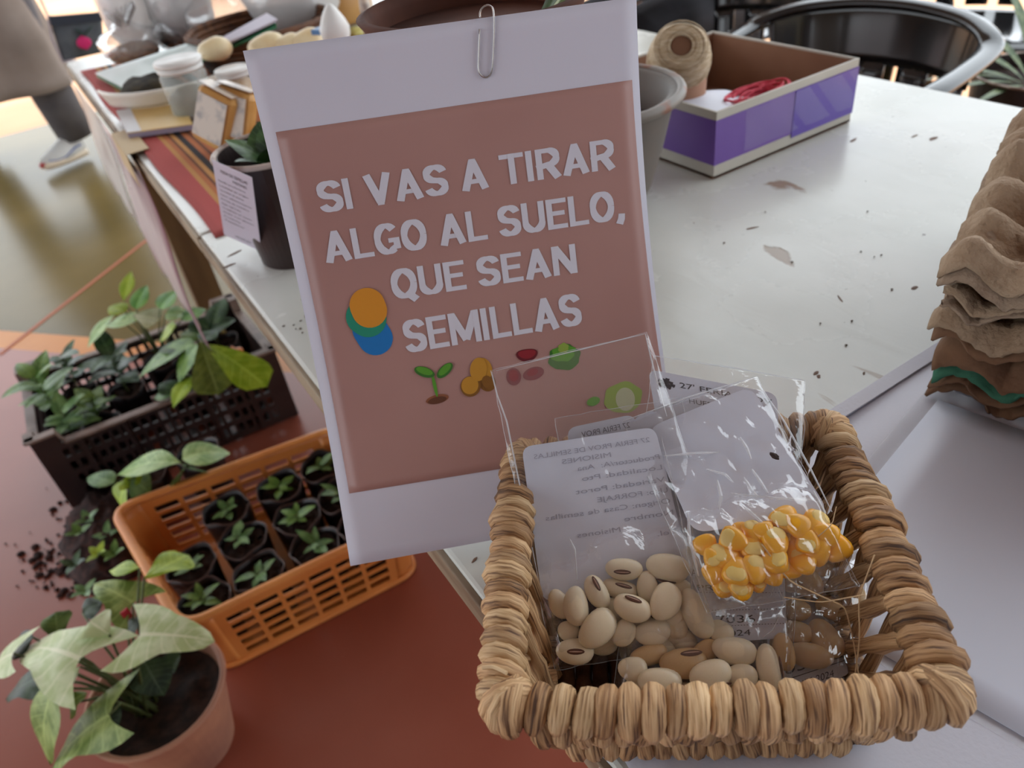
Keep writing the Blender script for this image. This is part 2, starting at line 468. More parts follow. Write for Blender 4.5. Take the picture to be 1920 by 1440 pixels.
def table(name, label, x0, x1, y0, y1, legm, apm, legs):
    t = thing(name, label, 'table', ((x0 + x1) / 2, (y0 + y1) / 2, 0))
    th = .026
    MB().box(((x0 + x1) / 2, (y0 + y1) / 2, TABLE - th / 2), (x1 - x0, y1 - y0, th)).build('table_top', M_table, t, bevel=.003)
    for xx in (x0 - .002, x1 + .002): MB().box((xx, (y0 + y1) / 2, TABLE - th / 2 - .0015), (.005, y1 - y0 - .004, th - .004)).build('edge_band', M_edge, t, bevel=.001)
    for c, s in ((((x0 + .03), (y0 + y1) / 2, TABLE - th - .045), (.018, y1 - y0 - .06, .09)),
                 (((x1 - .03), (y0 + y1) / 2, TABLE - th - .045), (.018, y1 - y0 - .06, .09)),
                 (((x0 + x1) / 2, y0 + .03, TABLE - th - .045), (x1 - x0 - .08, .018, .09)),
                 (((x0 + x1) / 2, y1 - .03, TABLE - th - .045), (x1 - x0 - .08, .018, .09))):
        MB().box(c, s).build('apron', apm, t, bevel=.002)
    for xx, yy, sz in legs:
        MB().box((xx, yy, (TABLE - th) / 2), (sz, sz, TABLE - th)).build('leg', legm, t, bevel=.002)
    return t
X0, XR = .100, 1.006
near_t = table('table', 'near white table with chipped glossy paint holding the wicker basket', X0, XR, -.75, .925, M_apron, M_apron, [(.42, .85, .05), (.96, .85, .05), (.14, -.70, .05), (.96, -.70, .05)])
far_t = table('table', 'far white table end under the striped red runner', X0, XR, .929, 2.19, M_tan, M_tan, [(.185, 2.13, .075), (.94, 2.13, .075), (.45, 1.0, .06), (.96, 1.0, .05)])
# crumbs and flakes on the near table
M_flake = mat('flake', rgb(88, 66, 48), .8)
M_chipw = mat('bare_wood', rgb(108, 76, 54), .7)
ch = MB()
for (px, py, l, wd, a) in ((845, 1060, .028, .0030, 62), (870, 1095, .016, .0016, 58), (905, 1125, .014, .0013, 60), (890, 1050, .006, .002, 20),
                           (440, 475, .02, .004, 20), (430, 498, .015, .004, 0), (1410, 428, .014, .003, -20), (1600, 263, .016, .004, 10),
                           (1750, 260, .014, .006, 0), (1715, 255, .012, .003, 0), (1715, 540, .007, .004, 0), (1530, 700, .006, .003, 0), (1535, 706, .005, .003, 30),
                           (1460, 1110, .01, .003, 20), (590, 1110, .01, .003, 20), (1620, 700, .004, .002, 30), (1575, 560, .012, .0012, 60), (1500, 1060, .01, .001, 60),
                           (463, 560, .012, .006, 80), (512, 618, .01, .003, 70)):
    c = at(px, py, TABLE)
    if not (X0 < c.x < XR and c.y < .92): continue
    R = Matrix.Rotation(math.radians(a), 3, 'Z'); P = []
    for k in range(9):
        q_ = 2 * PI * k / 9; rr = rnd.uniform(.75, 1.15)
        P.append(c + R @ Vector((math.cos(q_) * l / 2 * rr, math.sin(q_) * wd / 2 * rr, .0004)))
    ch.poly(P, (0, 0, .0008))
ch.build('paint_chips', M_chipw, near_t, kind='stuff')
fk = MB()
for _ in range(26):
    px, py = rnd.choice([(590, 600), (560, 620), (580, 575)]) if rnd.random() < .6 else (rnd.uniform(1280, 1700), rnd.uniform(300, 700))
    c = at(px + rnd.gauss(0, 18), py + rnd.gauss(0, 14), TABLE + .0008)
    fk.ball(c, (rnd.uniform(.0006, .0018), rnd.uniform(.0005, .0013), .0006), 6, 4)
tag(fk.build('soil_crumbs', M_flake, kind='stuff'), 'dark crumbs of soil scattered on the white table', 'crumbs')

# ---- sheets lying on the near table
M_paper = mat('white_paper', rgb(224, 228, 240), .45, rgb(216, 221, 236), 3, bump=.03, bscale=20)
M_satin = mat('white_cloth', rgb(216, 217, 228), .5, rgb(204, 205, 220), 4, bump=.1, bscale=400)
def clothfn(u, v):
    y = lerp(-.7, .2445, v); x = lerp(.078 + .03 * min(1, max(0, (y - .13) * 30)), 1.0, u)
    z = TABLE + .0016 + .0008 * math.sin(x * 31) * math.cos(y * 27)
    if x < X0 - .002: z = TABLE - .002 - (X0 - x) * .9
    return Vector((x, y, z))
ob = tag(MB().grid(clothfn, 80, 20, .0008).build('table_cloth', M_satin, smooth=True), 'thin pale cloth spread under the wicker basket', 'cloth')
hm = MB(); hm.box((.55, .2385, TABLE + .0032), (.9, .011, .0012)); hm.build('hem', M_satin, ob)
dU = Vector((-.978, -.205, 0)); dV = Vector((.205, -.978, 0)); pB = Vector((.442, .204, TABLE + .0038))
MB_ = MB().grid(lambda u, v: pB + dU * (u * .213) + dV * (v * .297) + Vector((0, 0, .0006 * math.sin(u * 5) + .0008 * (v * (1 - v)))), 12, 12, .0004)
tag(MB_.build('paper_sheet', M_paper, smooth=True), 'blank white paper sheet beside the wicker basket', 'paper')
M_film_flat = mat('clear_sheet', (1, 1, 1, 1), .12, alpha=.16, bump=.2, bscale=40)
MB_ = MB().grid(lambda u, v: Vector((.452, .212, TABLE + .0024)) + dU * (u * .235 - .005) + dV * (v * .31 - .005) + Vector((0, 0, .0003 * math.sin(u * 9 + v * 4))), 12, 12, .0002)
tag(MB_.build('plastic_sleeve', M_film_flat, smooth=True), 'clear plastic sleeve under the blank paper sheet', 'sleeve')

# ================================================================ far table things
M_runner = bpy.data.materials.new('striped_runner'); M_runner.use_nodes = True
def runner_mat(m, stops):
    N, L = m.node_tree.nodes, m.node_tree.links; b = N['Principled BSDF']; b.inputs['Roughness'].default_value = .9
    tc = N.new('ShaderNodeTexCoord'); sx = N.new('ShaderNodeSeparateXYZ'); L.new(tc.outputs['Object'], sx.inputs[0])
    mr = N.new('ShaderNodeMapRange'); mr.inputs[1].default_value = .1; mr.inputs[2].default_value = .45; L.new(sx.outputs[0], mr.inputs[0])
    r = N.new('ShaderNodeValToRGB'); r.color_ramp.interpolation = 'CONSTANT'; e = r.color_ramp.elements
    e[0].position = 0; e[0].color = stops[0][1]; e[1].position = (stops[1][0] - .1) / .35; e[1].color = stops[1][1]
    for x, c in stops[2:]:
        k = e.new((x - .1) / .35); k.color = c
    L.new(mr.outputs[0], r.inputs[0])
    n = N.new('ShaderNodeTexNoise'); n.inputs['Scale'].default_value = 60; L.new(tc.outputs['Object'], n.inputs[0])
    wv = N.new('ShaderNodeTexWave'); wv.inputs['Scale'].default_value = 90; wv.bands_direction = 'Y'; L.new(tc.outputs['Object'], wv.inputs[0])
    mx = N.new('ShaderNodeMix'); mx.data_type = 'RGBA'; mx.blend_type = 'MULTIPLY'; mx.inputs[0].default_value = .3
    L.new(r.outputs[0], mx.inputs[6]); L.new(n.outputs[1], mx.inputs[7])
    L.new(r.outputs[0], b.inputs['Base Color'])
    bp = N.new('ShaderNodeBump'); bp.inputs['Strength'].default_value = .4; bp.inputs['Distance'].default_value = .001
    L.new(wv.outputs[0], bp.inputs['Height']); L.new(bp.outputs[0], b.inputs['Normal'])
ROSE, TANC, ORG, BLK, BRN = rgb(176, 78, 74), rgb(190, 138, 78), rgb(176, 104, 60), rgb(40, 34, 36), rgb(110, 66, 44)
runner_mat(M_runner, [(.1, ROSE), (.142, TANC), (.148, ORG), (.156, BRN), (.160, TANC), (.166, BLK), (.176, ORG), (.184, BRN), (.190, ORG), (.202, BRN), (.208, TANC), (.22, BRN), (.24, ORG), (.27, BLK), (.29, ORG), (.33, BRN), (.36, ROSE)])
def runfn(u, v):
    x = lerp(.112, .60, u); y = lerp(.905, 2.02, v)
    return Vector((x + .003 * math.sin(y * 14) * (1 - u), y + .004 * math.sin(x * 40) * (1 - v), TABLE + .004 + .0015 * math.sin(x * 23 + y * 9)))
tag(MB().grid(runfn, 40, 60, .003).build('table_runner', M_runner, smooth=True), 'striped rose, orange and black woven runner on the far table', 'runner')

# flyers hung along the table side
M_fly = mat('printed_flyer', rgb(196, 178, 178), .35, rgb(140, 96, 108), 7, .45, .62, stretch=(1, 1, .35), detail=3)
M_fly2 = mat('pale_flyer', rgb(196, 190, 184), .3, rgb(150, 132, 128), 9, .5, .68, detail=3)
M_tape = mat('masking_tape', rgb(196, 172, 130), .6)
M_clear = mat('clear_tape', (1, 1, 1, 1), .1, alpha=.35, bump=.3, bscale=100)
def hang(label, y0, y1, zt, zb, m, off):
    def fn(u, v):
        y = lerp(y0, y1, u); z = lerp(zb, zt, v)
        return Vector((X0 - off - .010 * (1 - v) * math.sin(u * 7 + 1) ** 2 - .004 * math.sin(v * 6), y + .01 * math.sin(v * 5), z))
    o = MB().grid(fn, 16, 16, .0005).build('hanging_flyer', m, smooth=True)
    return tag(o, label, 'flyer')
f1 = hang('pink and grey printed flyer taped to the table side by the tan tape', 1.28, 1.68, .735, .40, M_fly, .012)
hang('pale flyer hanging on the table side behind the pink flyer', 1.71, 2.10, .735, .46, M_fly2, .012)
pt = MB(); pt.grid(lambda u, v: Vector((X0 - .016 + .0 * u, lerp(1.30, 1.44, u), lerp(.705, .757, v))), 4, 3, .001)
pt.grid(lambda u, v: Vector((lerp(X0 - .016, X0 + .018, v), lerp(1.30, 1.44, u), .7575)), 4, 2, .001)
tag(pt.build('tape_strip', M_tape), 'tan masking tape folded over the table edge above the pink flyer', 'tape')
pt = MB(); pt.grid(lambda u, v: Vector((X0 - .02, lerp(1.46, 1.53, u), lerp(.66, .757, v))), 4, 3, .001)
tag(pt.build('tape_strip', M_clear), 'clear tape strip beside the tan tape on the table edge', 'tape')
# ---------------------------------------------------------------- notebook, dish, jars, soaps, baskets
z0 = TABLE + .0075
M_note = mat('notebook_cover', rgb(206, 170, 100), .5, rgb(216, 186, 122), 8)
M_plain = mat('plain_white', rgb(214, 214, 216), .5)
M_lav = mat('page_edges', rgb(150, 140, 160), .7)
nb = thing('notebook', 'notebook with ochre and white cover on the striped runner', 'notebook', (0.17, 1.47, z0))
Pn = [at(243, 260, z0), at(365, 243, z0), at(345, 200, z0), at(222, 218, z0)]
def slab(mb, P, z_lo, z_hi): mb.hexa([Vector((p.x, p.y, z_lo)) for p in P] + [Vector((p.x, p.y, z_hi)) for p in P])
m_ = MB(); slab(m_, Pn, z0, z0 + .008); m_.build('pages', M_lav, nb)
m_ = MB(); slab(m_, Pn, z0 + .0081, z0 + .0095); m_.build('cover', M_note, nb)
a, b = Pn[0], Pn[3]; a2 = a.lerp(Pn[1], .22); b2 = b.lerp(Pn[2], .22)
m_ = MB(); slab(m_, [a, a2, b2, b], z0 + .0096, z0 + .0102); m_.build('white_panel', M_plain, nb)
# curved white dish / strip
M_cream = mat('cream_ceramic', rgb(226, 218, 204), .3)
c0 = at(330, 190, z0 + .02)
def dish(u, v):
    a_ = lerp(PI * 1.02, PI * 1.62, u); r = .125 + .012 * v
    return Vector((.236 + math.cos(a_) * r, 1.60 + math.sin(a_) * r, z0 + .0105 + .028 * v))
tag(MB().grid(dish, 24, 4, .004).build('curved_dish', M_cream, smooth=True), 'curved cream strip of dish rim lying on the notebook', 'dish')
# jars
M_glass = mat('jar_glass', rgb(225, 235, 230), .06, alpha=.28, spec=.8)
M_lid = mat('white_lid', rgb(226, 226, 222), .35)
M_powder = mat('grey_powder', rgb(128, 120, 104), .9, rgb(110, 100, 84), 60)
def jar(label, c, r, h, fill, m_fill, tilt=0):
    c = Vector(c); j = thing('glass_jar', label, 'jar', c)
    MB().lathe([(r * .9, 0), (r, .006), (r, h * .74), (r * .9, h * .80), (r * .88, h * .84)], c, 36).build('glass', M_glass, j, smooth=True)
    MB().lathe([(r * .86, .003), (r * .93, .006), (r * .93, fill), (r * .5, fill + .012), (0.0, fill + .016)], c, 28).build('contents', m_fill, j, smooth=True)
    MB().lathe([(r * .93, h * .80), (r * .97, h * .82), (r * .97, h * .88), (r * .90, h * .885), (r * 1.02, h * .90), (r * 1.02, h * .985), (r * .97, h), (0, h)], c, 36).build('lid', M_lid, j, smooth=True)
    return j
jc = at(370, 215, z0)
jar('large glass jar of grey powder with white lid on the runner', (jc.x, jc.y, z0), .038, .092, .034, M_powder)
jc2 = at(440, 205, z0)
M_amber = mat('amber_jelly', rgb(196, 150, 84), .3)
jar('smaller glass jar with white lid behind the soap bars', (jc2.x + .02, jc2.y + .01, z0), .030, .062, .035, M_amber)
# packaged soap bars leaning together
M_soap = mat('honey_soap', rgb(196, 140, 70), .3, rgb(222, 176, 110), 14)
M_wrap = mat('label_wrap', rgb(204, 188, 170), .3, rgb(160, 148, 140), 45, .48, .62)
def bar(label, c, size, rz, rx, ry=0):
    s = thing('soap_bar', label, 'soap', c); 
    MB().box((0, 0, size[2] / 2), size).build('bar', M_soap, s, bevel=.011, local=True)
    MB().box((0, -size[1] / 2 - .0008, size[2] / 2), (size[0] * .8, .001, size[2] * .74)).build('label', M_wrap, s, local=True)
    MB().box((0, 0, size[2] + .001), (size[0] * .94, size[1] * .9, .0015)).build('wrapper_top', M_wrap, s, local=True)
    s.rotation_euler = (rx, ry, rz); return s
b1 = at(402, 290, z0)
bar('tilted honey soap bar with paper label beside the white lidded jar', (b1.x + .005, b1.y + .02, z0 + .008), (.062, .03, .085), -1.0, -.25, .42)
b2 = at(456, 285, z0)
bar('honey soap bar with paper label half behind the hung sign', (b2.x - .004, b2.y + .03, z0 + .010), (.062, .03, .078), -.9, -.3, .3)
# wicker tray with cut fruits
M_brownw = mat('dark_wicker', rgb(108, 70, 42), .7, rgb(70, 42, 26), 60, bump=.6, bscale=150)
tc_ = Vector((.435, 1.66, z0))
tr = thing('round_wicker_tray', 'dark brown wicker tray on the far table', 'tray', tc_)
for k in range(7):
    mb = MB(); r = .115 + .004 * k; z = z0 + .006 + .0105 * k
    mb.tube([tc_ + Vector((math.cos(a_ * PI / 24) * (r + .002 * math.sin(a_ * 5)), math.sin(a_ * PI / 24) * r, z - z0)) for a_ in range(48)], .0066, 6, closed=True)
    mb.build('coil', M_brownw, tr, smooth=True)
MB().lathe([(.115, 0), (.115, .006), (0, .006)], tc_, 32).build('tray_base', M_brownw, tr)
M_rind = mat('pale_rind', rgb(232, 216, 176), .4, rgb(218, 190, 140), 20)
for i, (px, py, r, lab) in enumerate(((405, 92, .026, 'cream cut wedge against the left side of the wicker tray'), (505, 88, .03, 'pale half fruit in the wicker tray by the sign corner'),
                       (545, 84, .024, 'pale fruit slice next to the half fruit in the tray'), (580, 78, .028, 'white fruit with blue sticker below the white wedge'))):
    c = at(px, py, z0 + .075)
    tag(MB().ball(c, (r * 1.2, r, r * .75), 18, 10, lambda p, d: p * (1 + .05 * math.sin(d.x * 5))).build('fruit_piece', M_rind, smooth=True), lab, 'fruit')
c = at(627, 52, z0 + .12)
tag(MB().ball(c, (.024, .016, .034), 16, 10, lambda p, d: Vector((p.x * (1 - .5 * max(0, d.z)), p.y, p.z))).build('paper_cone', M_lid, smooth=True), 'white folded wedge with blue mark on the tray', 'wedge')
M_blue = mat('blue_print', rgb(60, 110, 160), .4)
tag(MB().box(at(600, 58, z0 + .115), (.02, .02, .008), .5).build('blue_tag', M_blue, bevel=.001), 'small blue tag beside the white wedge', 'tag')
# white cup and yellow things behind
# folded green and white leaflets
M_green = mat('green_card', rgb(20, 104, 66), .45)
M_gloss = mat('gloss_leaflet', rgb(214, 224, 222), .25, rgb(196, 212, 208), 5)
lf = thing('leaflet_stack', 'white leaflets with green backs lying across the runner', 'leaflets', at(240, 150, z0))
P1 = [at(178, 137, z0 + .012), at(238, 168, z0 + .012), at(400, 78, z0 + .07), at(372, 74, z0 + .07)]
mb = MB(); mb.poly([P1[0], P1[1], P1[2], P1[3]], (0, 0, .0015)); mb.build('leaflet', M_gloss, lf)
mb = MB(); mb.poly([p - Vector((.0, .006, .004)) for p in P1], (0, 0, .004)); mb.build('green_back', M_green, lf)
M_lavp = mat('lavender_page', rgb(176, 168, 184), .5)
P2 = [at(238, 168, z0 + .012), at(262, 158, z0 + .02), at(520, 36, z0 + .11), at(500, 24, z0 + .11)]
mb = MB(); mb.poly(P2, (0, 0, .003)); mb.build('page', M_lavp, lf)
P3 = [at(242, 172, z0 + .006), at(268, 163, z0 + .012), at(518, 48, z0 + .10), at(514, 34, z0 + .105)]
mb = MB(); mb.poly(P3, (0, 0, .004)); mb.build('green_page', M_green, lf)
# dark moss with a pale succulent
M_moss = mat('dark_moss', rgb(30, 26, 18), .9, rgb(58, 50, 30), 50, bump=.8, bscale=80)
mc = at(285, 172, z0 + .01)
mt = thing('moss_clump', 'dark moss clump with pale leaves behind the large jar', 'plant', mc)
MB().ball(mc, (.055, .07, .028), 20, 12, lambda p, d: p * (1 + .25 * noise.noise(p * 60))).build('clump', M_moss, mt, smooth=True)
M_palel = leafmat('pale_leaf', rgb(150, 176, 120), rgb(196, 208, 160))
for k in range(7):
    a_ = k * 2.4; b_ = mc + Vector((.045, .0, .02))
    place_leaf('leaf', M_palel, mt, b_, b_ + Vector((math.cos(a_) * .03, math.sin(a_) * .03, .022)), .018, 'ovate')

# ---- translucent produce bags at the table's far end
M_poly = filmmat('milky_film', .30, .06, .8, 1.0, 40)
M_polyw = filmmat('white_film', .88, .05, .5, 1.0, 40)
M_lentil = mat('brown_lentils', rgb(128, 98, 76), .8, rgb(150, 124, 100), 120, .4, .6)
M_char = mat('charcoal', rgb(56, 54, 54), .8, rgb(96, 92, 90), 60)
def pbag(label, c, r, h, fillm, film=None, fill=.5, knot=True):
    c = Vector(c); t = thing('plastic_bag', label, 'bag', c); s_ = rnd.random() * 9
    def prof(p, d):
        k = 1 + .16 * noise.noise(Vector((d.x * 2 + s_, d.y * 2, d.z * 2))) + .07 * noise.noise(Vector((d.x * 7, d.y * 7 + s_, d.z * 7)))
        q = p * k
        if d.z > .3:
            w_ = 1 - .75 * (d.z - .3) / .7; q.x *= w_; q.y *= w_
        return q
    MB().ball(c + Vector((0, 0, h * .5)), (r, r, h * .55), 26, 18, prof).build('film', film or M_poly, t, smooth=True)
    if knot:
        kb = MB()
        for k in range(11):
            a_ = k * .57 + s_; L = h * rnd.uniform(.3, .5)
            kb.grid(lambda u, v: c + Vector((math.cos(a_ + (u - .5) * .5) * (.008 + v * L * .75), math.sin(a_ + (u - .5) * .5) * (.008 + v * L * .75), h * .95 + v * L * .8 + .01 * math.sin(u * 9))), 4, 4)
        kb.build('gathered_top', film or M_poly, t, smooth=True)
    if fillm:
        MB().ball(c + Vector((0, 0, h * fill * .5)), (r * .86, r * .86, h * fill * .55), 20, 12, lambda p, d: p * (1 + .12 * noise.noise(d * 3))).build('contents', fillm, t, smooth=True)
    return t
c = at(262, 118, z0); pbag('clear bag of brown lentils at the far left table end', (c.x, c.y + .02, z0), .062, .085, M_lentil, fill=.45)
c = at(355, 92, z0); pbag('clear bag of charcoal lumps beside the lentil bag', (c.x, c.y + .03, z0), .062, .10, M_char, fill=.75)
c = at(445, 60, z0 + .04); pbag('small clear bag tied above the leaflets', (c.x, c.y + .12, z0), .075, .125, M_char, fill=.35)
c = at(240, 60, z0 + .05); pbag('crumpled white bag standing behind the lentil bag', (c.x + .02, c.y - .0, z0), .06, .24, None, M_polyw, knot=False)
c = at(285, 8, z0 + .1); pbag('tall white bag behind the charcoal bag', (c.x + .06, c.y, z0), .07, .25, None, M_polyw, knot=False)
c = at(520, 20, z0 + .06); pbag('puffed translucent white bag beside the amber tub', (c.x + .03, c.y - .02, z0), .10, .20, None, M_polyw, knot=False)
# amber tub
M_tub = mat('amber_tub', rgb(158, 106, 44), .4, rgb(186, 138, 76), 5)
c = at(636, 40, z0)
M_tub2 = mat('cream_tub_top', rgb(214, 188, 150), .5)
tb = thing('amber_tub', 'large amber round tub behind the wicker tray', 'tub', (c.x, c.y + .02, z0))
MB().lathe([(.088, 0), (.092, .01), (.094, .14)], (c.x, c.y + .02, z0), 36).build('wall', M_tub, tb, smooth=True)
MB().lathe([(.094, .14), (.098, .15), (.098, .20), (0, .20)], (c.x, c.y + .02, z0), 36).build('lid', M_tub2, tb, smooth=True)
c = at(693, 50, z0 + .05)
tag(MB().ball(c, (.016, .016, .05), 16, 12, lambda p, d: p * (1 + .15 * math.sin(d.z * 9))).build('twisted_wrapper', M_wrap, smooth=True), 'twisted pale wrapper between amber tub and brown flowerpot', 'wrapper')
M_yel = mat('yellow_flower', rgb(214, 206, 130), .5, rgb(176, 160, 70), 90)
tag(MB().ball(at(668, 62, z0 + .012), (.022, .02, .012), 14, 8, lambda p, d: p * (1 + .3 * noise.noise(d * 5))).build('flower_head', M_yel, smooth=True), 'small yellow white flower heads by the twisted wrapper', 'flower')

# ---- dark planter with typed label
M_pot = mat('dark_brown_plastic', rgb(44, 30, 28), .38, rgb(54, 38, 34), 5)
M_rimw = mat('worn_rim', rgb(196, 180, 168), .5, rgb(120, 86, 70), 30)
M_soil = mat('dark_soil', rgb(34, 22, 18), .95, rgb(64, 42, 32), 60, bump=1, bscale=60)
M_leafd = leafmat('dark_leaf', rgb(36, 62, 34), rgb(66, 96, 52))
M_leafm = leafmat('mid_leaf', rgb(78, 116, 42), rgb(112, 146, 62))
M_leafy = leafmat('lime_leaf', rgb(136, 166, 30), rgb(164, 188, 52))
pcn = Vector((.178, .790, TABLE))
def pot(name, label, c, rb, rt, h, m, rimm, soilz, cat='pot', lip=.006, n=44):
    c = Vector(c); t = thing(name, label, cat, c)
    MB().lathe([(rb * .2, .0), (rb, .0), (rt, h), (rt - .004, h), (rb - .004, .006), (0, .006)], c, n).build('wall', m, t, smooth=False)
    if lip:
        MB().tube([c + Vector((math.cos(k * PI / 22) * rt, math.sin(k * PI / 22) * rt, h)) for k in range(44)], lip / 2, 8, closed=True).build('rim', rimm, t, smooth=True)
    rs = lerp(rb, rt, soilz / h) - .0045
    def sf(u, v):
        a_ = u * 2 * PI; r = v * rs
        x, y = math.cos(a_) * r, math.sin(a_) * r
        return c + Vector((x, y, soilz + .012 * noise.noise(Vector((x * 30, y * 30, rs * 50))) * min(1, (1 - v) * 6 + .15)))
    MB().grid(sf, 30, 10).build('soil', M_soil, t, smooth=True)
    return t
dp = pot('dark_planter', 'tall dark brown planter with typed label on the table corner', pcn, .042, .054, .118, M_pot, M_rimw, .098)
for k, (dx, dy, dz, W) in enumerate(((-.03, .03, .03, .035), (.01, .04, .035, .04), (.04, .0, .03, .035), (-.035, -.01, .02, .03), (.0, -.03, .03, .032), (.02, .02, .045, .034))):
    b_ = pcn + Vector((0, 0, .098))
    place_leaf('leaf', M_leafd, dp, b_, b_ + Vector((dx, dy, dz)), W, 'ovate', bend=.3)
M_typed = mat('label_paper', rgb(196, 190, 204), .5)
M_ink = mat('black_ink', rgb(34, 32, 44), .6)
LP = [at(398, 300, .885), at(472, 333, .886), at(490, 472, .765), at(420, 440, .768)]
LP = [Vector((p.x, p.y, p.z)) for p in LP]
# the label hangs off the planter's left front: top left, top right, bottom right, bottom left
def quadfn(P, off=0.0):
    tl, tr, br, bl = P; n_ = (tr - tl).cross(bl - tl).normalized()
    if n_.dot(EYE - tl) < 0: n_ = -n_
    return lambda u, v: lerp(lerp(bl, br, u), lerp(tl, tr, u), v) + n_ * off
lb = thing('typed_label', 'white typed label hanging on the dark planter', 'label', LP[3])
MB().grid(quadfn(LP), 6, 8, .0004).build('sheet', M_typed, lb)
mb = MB(); qf = quadfn(LP, .0005)
text_into(mb, 'FERIA DE SEMILLAS', qf, .2, .88, .895, .93)
text_into(mb, 'MISIONES', qf, .5, .85, .835, .865)
yy = .78
for s_, a_, b__ in (('Familia productora:', .1, .8), ('Localidad de origen', .1, .85), ('Variedad de planta', .1, .72), ('Uso alimentario', .1, .9), ('Forma de siembra', .1, .82), ('Riego: cada 2 dias', .1, .6),
                    ('Trasplante en otono', .1, .86), ('Suelo con abono', .1, .9), ('Cosecha', .1, .55), ('Telefono', .1, .62)):
    text_into(mb, s_, qf, a_, b__, yy, yy + .02); yy -= .058
text_into(mb, 'MISIONES 2024', qf, .35, .75, .06, .085)
mb.build('typing', M_ink, lb, kind='stuff')

# ---- big brown flowerpot behind the sign, the sign is clipped on it
M_bpot = mat('brown_pot_plastic', rgb(70, 40, 30), .8, rgb(104, 62, 46), 9, spec=.2, bump=.2, bscale=30)
fc = Vector((.266, .478, TABLE))
fp = thing('brown_flowerpot', 'big brown plastic flowerpot behind the clipped sign', 'pot', fc)
MB().lathe([(.02, 0), (.050, 0), (.066, .20), (.071, .205), (.073, .262), (.077, .268), (.072, .270), (.068, .262), (.064, .2), (.045, .01), (0, .01)], fc, 48).build('wall', M_bpot, fp, smooth=True)
MB().lathe([(.0, .238), (.04, .240), (.067, .238)], fc, 28).build('soil', M_soil, fp)
MB().lathe([(.0675, .254), (.0685, .252), (.0675, .250)], fc, 40).build('inner_ridge', M_bpot, fp, smooth=True)
b_ = fc + Vector((.03, -.02, .238))
for dx, dy, dz in ((.04, -.03, .04), (.055, .0, .05), (.02, -.05, .035)):
    place_leaf('leaf', M_leafd, fp, b_, b_ + Vector((dx, dy, dz)), .016, 'lance')
MB().tube([b_, b_ + Vector((.02, -.02, .03)), b_ + Vector((.045, -.02, .05))], .003, 6).build('stem', M_palel, fp)

# ---- grey bowl
M_gbowl = mat('grey_plastic', rgb(104, 98, 92), .6, rgb(112, 100, 92), 12, bump=.2, bscale=50)
M_gworn = mat('worn_grey_rim', rgb(124, 116, 108), .5, rgb(132, 88, 68), 40, .52, .66)
gc = Vector((.484, .650, TABLE))
gb = thing('grey_bowl', 'grey plastic bowl planter beside the purple box', 'bowl', gc)
MB().lathe([(.02, 0), (.058, 0), (.066, .02), (.078, .06), (.088, .105), (.096, .116), (.094, .121), (.084, .117), (.074, .08), (.06, .02), (0, .014)], gc, 48).build('wall', M_gbowl, gb, smooth=True)
MB().tube([gc + Vector((math.cos(k * PI / 24) * .096, math.sin(k * PI / 24) * .096, .117)) for k in range(48)], .0055, 10, closed=True).build('rim', M_gworn, gb, smooth=True)
MB().grid(lambda u, v: gc + Vector((math.cos(u * 2 * PI) * v * .077, math.sin(u * 2 * PI) * v * .077, .082 + .012 * noise.noise(Vector((u * 20, v * 12, 1))))), 30, 10).build('soil', M_soil, gb, smooth=True)
M_straw = mat('dry_straw', rgb(170, 130, 90), .8)
sm = MB()
for _ in range(14):
    p = gc + Vector((rnd.uniform(-.05, .05), rnd.uniform(-.05, .05), .09)); a_ = rnd.uniform(0, PI)
    sm.tube([p, p + Vector((math.cos(a_) * .02, math.sin(a_) * .02, rnd.uniform(0, .006)))], .0009, 5)
sm.build('dry_straw', M_straw, gb, kind='stuff')

# ---- purple box
M_card = mat('inner_cardboard', rgb(150, 110, 84), .8, rgb(138, 98, 74), 10)
M_offw = mat('box_white', rgb(196, 190, 178), .55, rgb(184, 178, 166), 8)
M_pur = mat('box_purple', rgb(112, 76, 160), .35, rgb(104, 68, 150), 6)
M_pur2 = mat('purple_patch', rgb(92, 66, 162), .3)
bo = Vector((.610, .589, TABLE + .001)); bx1, by1, bh = .845, .83, .0765
bt = thing('purple_box', 'open purple and white cardboard box on the white table', 'box', bo)
th = .003
x0_, y0_ = bo.x, bo.y
zb_ = TABLE + .001
MB().box(((x0_ + bx1) / 2, (y0_ + by1) / 2, zb_ + .0015), (bx1 - x0_, by1 - y0_, .003)).build('base', M_card, bt)
for (c, s) in ((((x0_ + bx1) / 2, y0_ + th / 2), (bx1 - x0_, th)), (((x0_ + bx1) / 2, by1 - th / 2), (bx1 - x0_, th)),
               ((x0_ + th / 2, (y0_ + by1) / 2), (th, by1 - y0_ - 2 * th)), ((bx1 - th / 2, (y0_ + by1) / 2), (th, by1 - y0_ - 2 * th))):
    MB().box((c[0], c[1], zb_ + bh / 2), (s[0], s[1], bh)).build('side', M_offw, bt, bevel=.0006)
e = .0006
for (c, s) in ((((x0_ + bx1) / 2, y0_ + th + e), (bx1 - x0_ - 2 * th, e)), (((x0_ + bx1) / 2, by1 - th - e), (bx1 - x0_ - 2 * th, e)),
               ((x0_ + th + e, (y0_ + by1) / 2), (e, by1 - y0_ - 2 * th)), ((bx1 - th - e, (y0_ + by1) / 2), (e, by1 - y0_ - 2 * th))):
    MB().box((c[0], c[1], zb_ + bh / 2 - .001), (s[0], s[1], bh - .003)).build('lining', M_card, bt)
mb = MB(); mb.box(((x0_ + bx1) / 2, y0_ - .0003, zb_ + .0415), (bx1 - x0_ + .0012, .0006, .051)); mb.box((x0_ - .0003, (y0_ + by1) / 2, zb_ + .0415), (.0006, by1 - y0_, .051))
mb.build('purple_band', M_pur, bt)
MB().box((bx1 - .055, y0_ - .001, zb_ + .039), (.11, .0006, .055)).build('purple_patch', M_pur2, bt)
